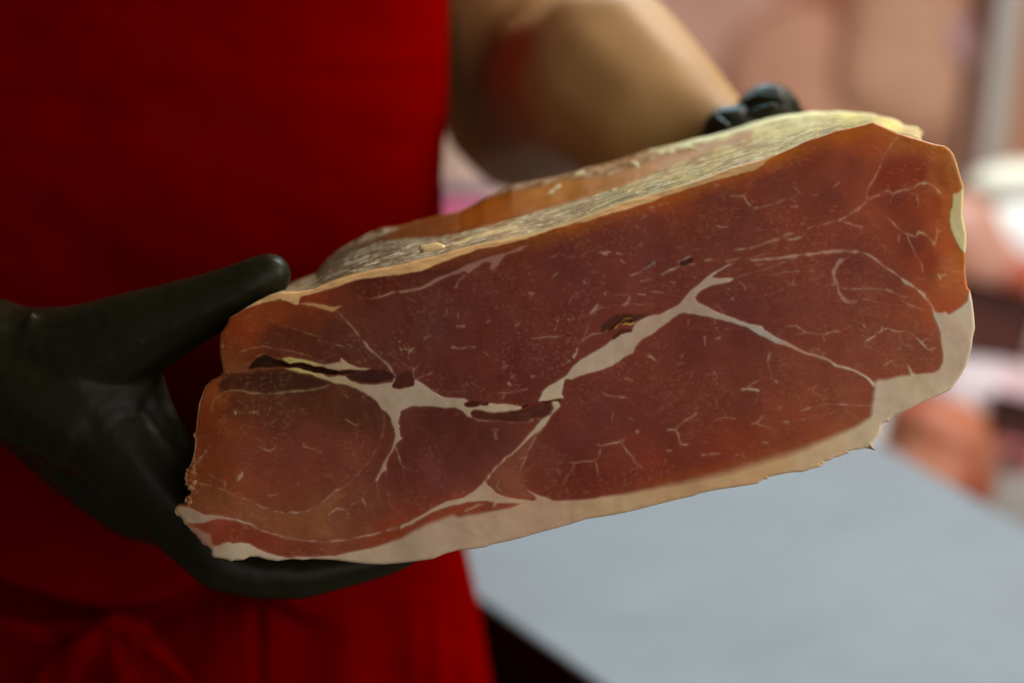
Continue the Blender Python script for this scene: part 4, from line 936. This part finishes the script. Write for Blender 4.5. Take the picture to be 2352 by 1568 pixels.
# ------------------------------------------------------------------ far display
M_WALL = simple('shop_wall', base((168, 118, 96), .5), 0.8, 0.1, 0.12, 3)
M_FLOOR = simple('floor_tile', (0.25, 0.22, 0.2), 0.5, 0.3, 0.1, 4)
fl_o = box('floor', (-3, -1.5, -0.05), (4, 4.2, 0.0), M_FLOOR, None, 0); tag(fl_o, kind='structure')
wl = box('back_wall', (-3, 2.60, 0.002), (4, 2.70, 3.2), M_WALL, None, 0); tag(wl, kind='structure')
CASE_Z = ZC - 0.10
case = empty('display_case', Vector((0.95, 1.75, 0)), label='white display shelf of fresh meat beyond the counter', cat='display case')
M_WHITE = simple('white_tray', (0.72, 0.68, 0.64), 0.45, 0.3, 0.06, 10)
box('case_body', (0.15, 1.25, 0.0), (2.4, 2.58, CASE_Z), M_WHITE, case, 0.01)

def lump(name, u, v, d, ru, rv, rd, col, label, cat, group=None, seed=0, rough=0.45, col2=None, rot=0.0, power=0.85):
    m = NT(name + '_flesh'); ob = m.obj(); f = m.noise(ob, 16, 3, 0.5, 0.8)
    lt = .5 if name in ('hanging_ham', 'white_packet') else .68
    c_ = base(col, lt); e_ = base(col2, lt) if col2 else c_ * 0.75
    m.set(Base_Color=m.ramp(f, [(0.38, c_), (0.62, e_)]), Roughness=rough)
    m.b.inputs['Specular IOR Level'].default_value = 0.3
    bm = bmesh.new(); bmesh.ops.create_icosphere(bm, subdivisions=4, radius=1)
    ca, sa = math.cos(rot), math.sin(rot); rr = random.Random(seed); ph = [rr.uniform(0, 6) for _ in range(4)]
    for q_ in bm.verts:
        x, y, z = q_.co
        if power != 1.0:
            x, y, z = (math.copysign(abs(a) ** power, a) for a in (x, y, z))
        f = 1 + 0.10 * math.sin(2.6 * x + ph[0]) + 0.09 * math.sin(3.1 * y + ph[1] + x) + 0.05 * math.sin(5 * z + ph[2])
        x *= ru * f; y *= rv * f
        q_.co = W(u + x * ca - y * sa, v + x * sa + y * ca, d + z * rd * f)
    loc = W(u, v + rv, d)
    for q_ in bm.verts: q_.co = q_.co - loc
    me = bpy.data.meshes.new(name); bm.to_mesh(me); bm.free()
    o = link(name, me, m.m); o.location = loc
    tag(o, label, cat, group); return o

# hanging cured legs in front of the far wall
G1 = 'cured hams hanging at the back wall'
legs = [(1600,30,2.45,190,260,(172,138,124),(160,124,108)),(1850,240,2.4,190,210,(164,122,102),(154,112,92)),(2075,110,2.35,160,200,(150,114,92),(158,122,100)),(1840,-120,2.6,250,230,(164,124,106),(150,108,88)),
        (2160,330,2.55,150,220,(146,108,86),(152,112,90)),(2450,150,2.5,170,300,(142,100,74),(148,108,82)),(1330,60,2.55,190,400,(162,122,106),(170,134,122)),(1090,350,2.3,120,190,(206,160,146),(196,150,134))]
legl = ['pale pink hanging ham just right of the forearm','reddish hanging ham above the gloved knuckles','brown hanging ham above the right end of the ham','pinkish hanging ham at the top edge, right of the forearm',
        'small brown hanging ham left of the steel post','brown hanging ham right of the steel post','pink hanging ham mostly hidden behind the forearm','pale hanging ham seen in the gap between apron and forearm']
for i, (u, v_, d, ru, rv, c1_, c2_) in enumerate(legs):
    lump('hanging_ham', u, v_, d, ru, rv, 0.05, c1_, legl[i], 'ham', G1, i, 0.6, c2_, (0.35, -0.3, 0.25, 0.9, -0.5, 0.1, 0.2, 0.0)[i])
# hanging rail for the legs
M_STEEL = simple('brushed_steel', (0.44, 0.395, 0.35), 0.45, 0.4, 0.06, 20, metal=0.05)
M_DARK = simple('dark_trim', base((62, 40, 36)), 0.5, 0.3)
rail = box('hanging_rail', (-1.0, 2.45, 2.10), (3.2, 2.48, 2.13), M_STEEL, None, 0.004); tag(rail, 'steel rail from which the cured legs hang', 'rail')
# post
def post(name, u, d, w, mat, label, cat, zlo=CASE_Z):
    p = W(u, 200, d); r_ = w / FPX * d / 2
    o = box(name, (p.x - r_, p.y - r_, zlo + 0.002), (p.x + r_, p.y + r_, 2.6), mat, None, 0.003); tag(o, label, cat); return o
post('steel_post', 2290, 1.75, 62, M_STEEL, 'wide grey steel post rising at the right edge', 'post')
post('dark_rail', 2222, 1.90, 26, M_DARK, 'thin dark upright bar left of the grey steel post', 'bar')
lump('pink_bag', 2212, 95, 1.8, 34, 58, 0.03, (190, 150, 150), 'small pink bundle hanging beside the dark upright bar', 'bundle', seed=5, col2=(180, 130, 130))

# meat in the display, seen right of and below the ham
lump('cured_shoulder', 2150, 1045, 1.42, 165, 120, 0.09, (160, 100, 74), 'orange brown chunk of cured meat at the counter edge under the ham corner', 'meat', None, 1, .4, (138, 70, 46), 0.45)
lump('pork_fat', 2245, 885, 1.52, 190, 78, 0.08, (168, 156, 158), 'large white slab of pork fat directly right of the ham corner', 'meat', None, 2, .45, (166, 134, 140), 0.12)
lump('fat_strip', 2235, 1020, 1.44, 62, 110, 0.05, (170, 156, 152), 'narrow white strip of fat between orange and pink meat', 'meat', None, 3, .45, (166, 140, 136), -0.45)
lump('pork_cut', 2345, 1070, 1.48, 95, 95, 0.07, (164, 100, 100), 'pink cut of raw pork at the right edge', 'meat', None, 4, .4, (186, 112, 108), 0.2)
lump('pork_shank', 2250, 580, 1.62, 95, 150, 0.08, (164, 110, 90), 'orange pink shank beside the white packets', 'meat', None, 6, .4, (158, 118, 104), -0.35)
lump('red_sausage', 2345, 640, 1.60, 70, 55, 0.05, (140, 62, 40), 'red sausage end at the right edge below the white packets', 'sausage', None, 7, .4, (130, 56, 30), -0.3)
lump('white_fat_piece', 2425, 800, 1.56, 55, 85, 0.05, (172, 162, 162), 'white fat piece at the right edge behind the dark tray', 'meat', None, 8, .4, (166, 148, 148), 0.1)
lump('white_packet', 2420, 412, 1.60, 185, 46, 0.03, (188, 186, 165), 'upper of two bright white packets in front of the steel post', 'packet', 'white packets by the post', 9, .3, (184, 182, 170), -0.06, .55)
lump('white_packet', 2430, 560, 1.60, 175, 100, 0.03, (188, 187, 180), 'lower and larger of two bright white packets by the post', 'packet', 'white packets by the post', 10, .3, (184, 184, 178), 0.12, .65)
M_TRAY = simple('dark_brown_tray', base((58, 26, 18)), 0.6, 0.2)
def tray(u, v_, d, ru, rv, rot, label):
    loc = W(u, v_ + rv, d); bm = bmesh.new(); bmesh.ops.create_cube(bm, size=2)
    ca, sa = math.cos(rot), math.sin(rot)
    top = [f for f in bm.faces if f.normal.z < -0.9]
    bmesh.ops.inset_individual(bm, faces=top, thickness=0.12, depth=-0.3)
    for q_ in bm.verts:
        x, y, z = q_.co; x *= ru; y *= rv
        q_.co = W(u + x * ca - y * sa, v_ + x * sa + y * ca, d + z * 0.02) - loc
    bmesh.ops.bevel(bm, geom=list(bm.edges), offset=0.003, segments=2, affect='EDGES')
    me = bpy.data.meshes.new('meat_tray'); bm.to_mesh(me); bm.free()
    o = link('meat_tray', me, M_TRAY, None, False); o.location = loc
    tag(o, label, 'tray', 'dark meat trays')
tray(2282, 735, 1.50, 92, 70, 0.3, 'upper dark brown tray beside the right end of the ham')
tray(2350, 965, 1.38, 74, 42, 0.25, 'lower dark brown tray at the right edge among white fat')
M_PURPLE = simple('purple_plastic', base((88, 52, 92)), 0.5, 0.3); M_PINK = simple('pink_plastic', base((205, 80, 120)), 0.4, 0.4)
def shelfbox(name, u0, u1, v0, v1, d, mat, label, cat):
    a = W(u0, v1, d); b = W(u1, v0, d)
    o = box(name, (a.x, a.y, a.z), (b.x, a.y + 0.015, b.z), mat, None, 0.004); tag(o, label, cat)
shelfbox('purple_crate', 900, 1142, 432, 458, 1.5, M_PURPLE, 'purple strip of crate in the gap between apron and forearm', 'crate')
shelfbox('pink_tub', 880, 1150, 464, 580, 1.45, M_PINK, 'pink tub under the purple strip, between apron and ham', 'tub')
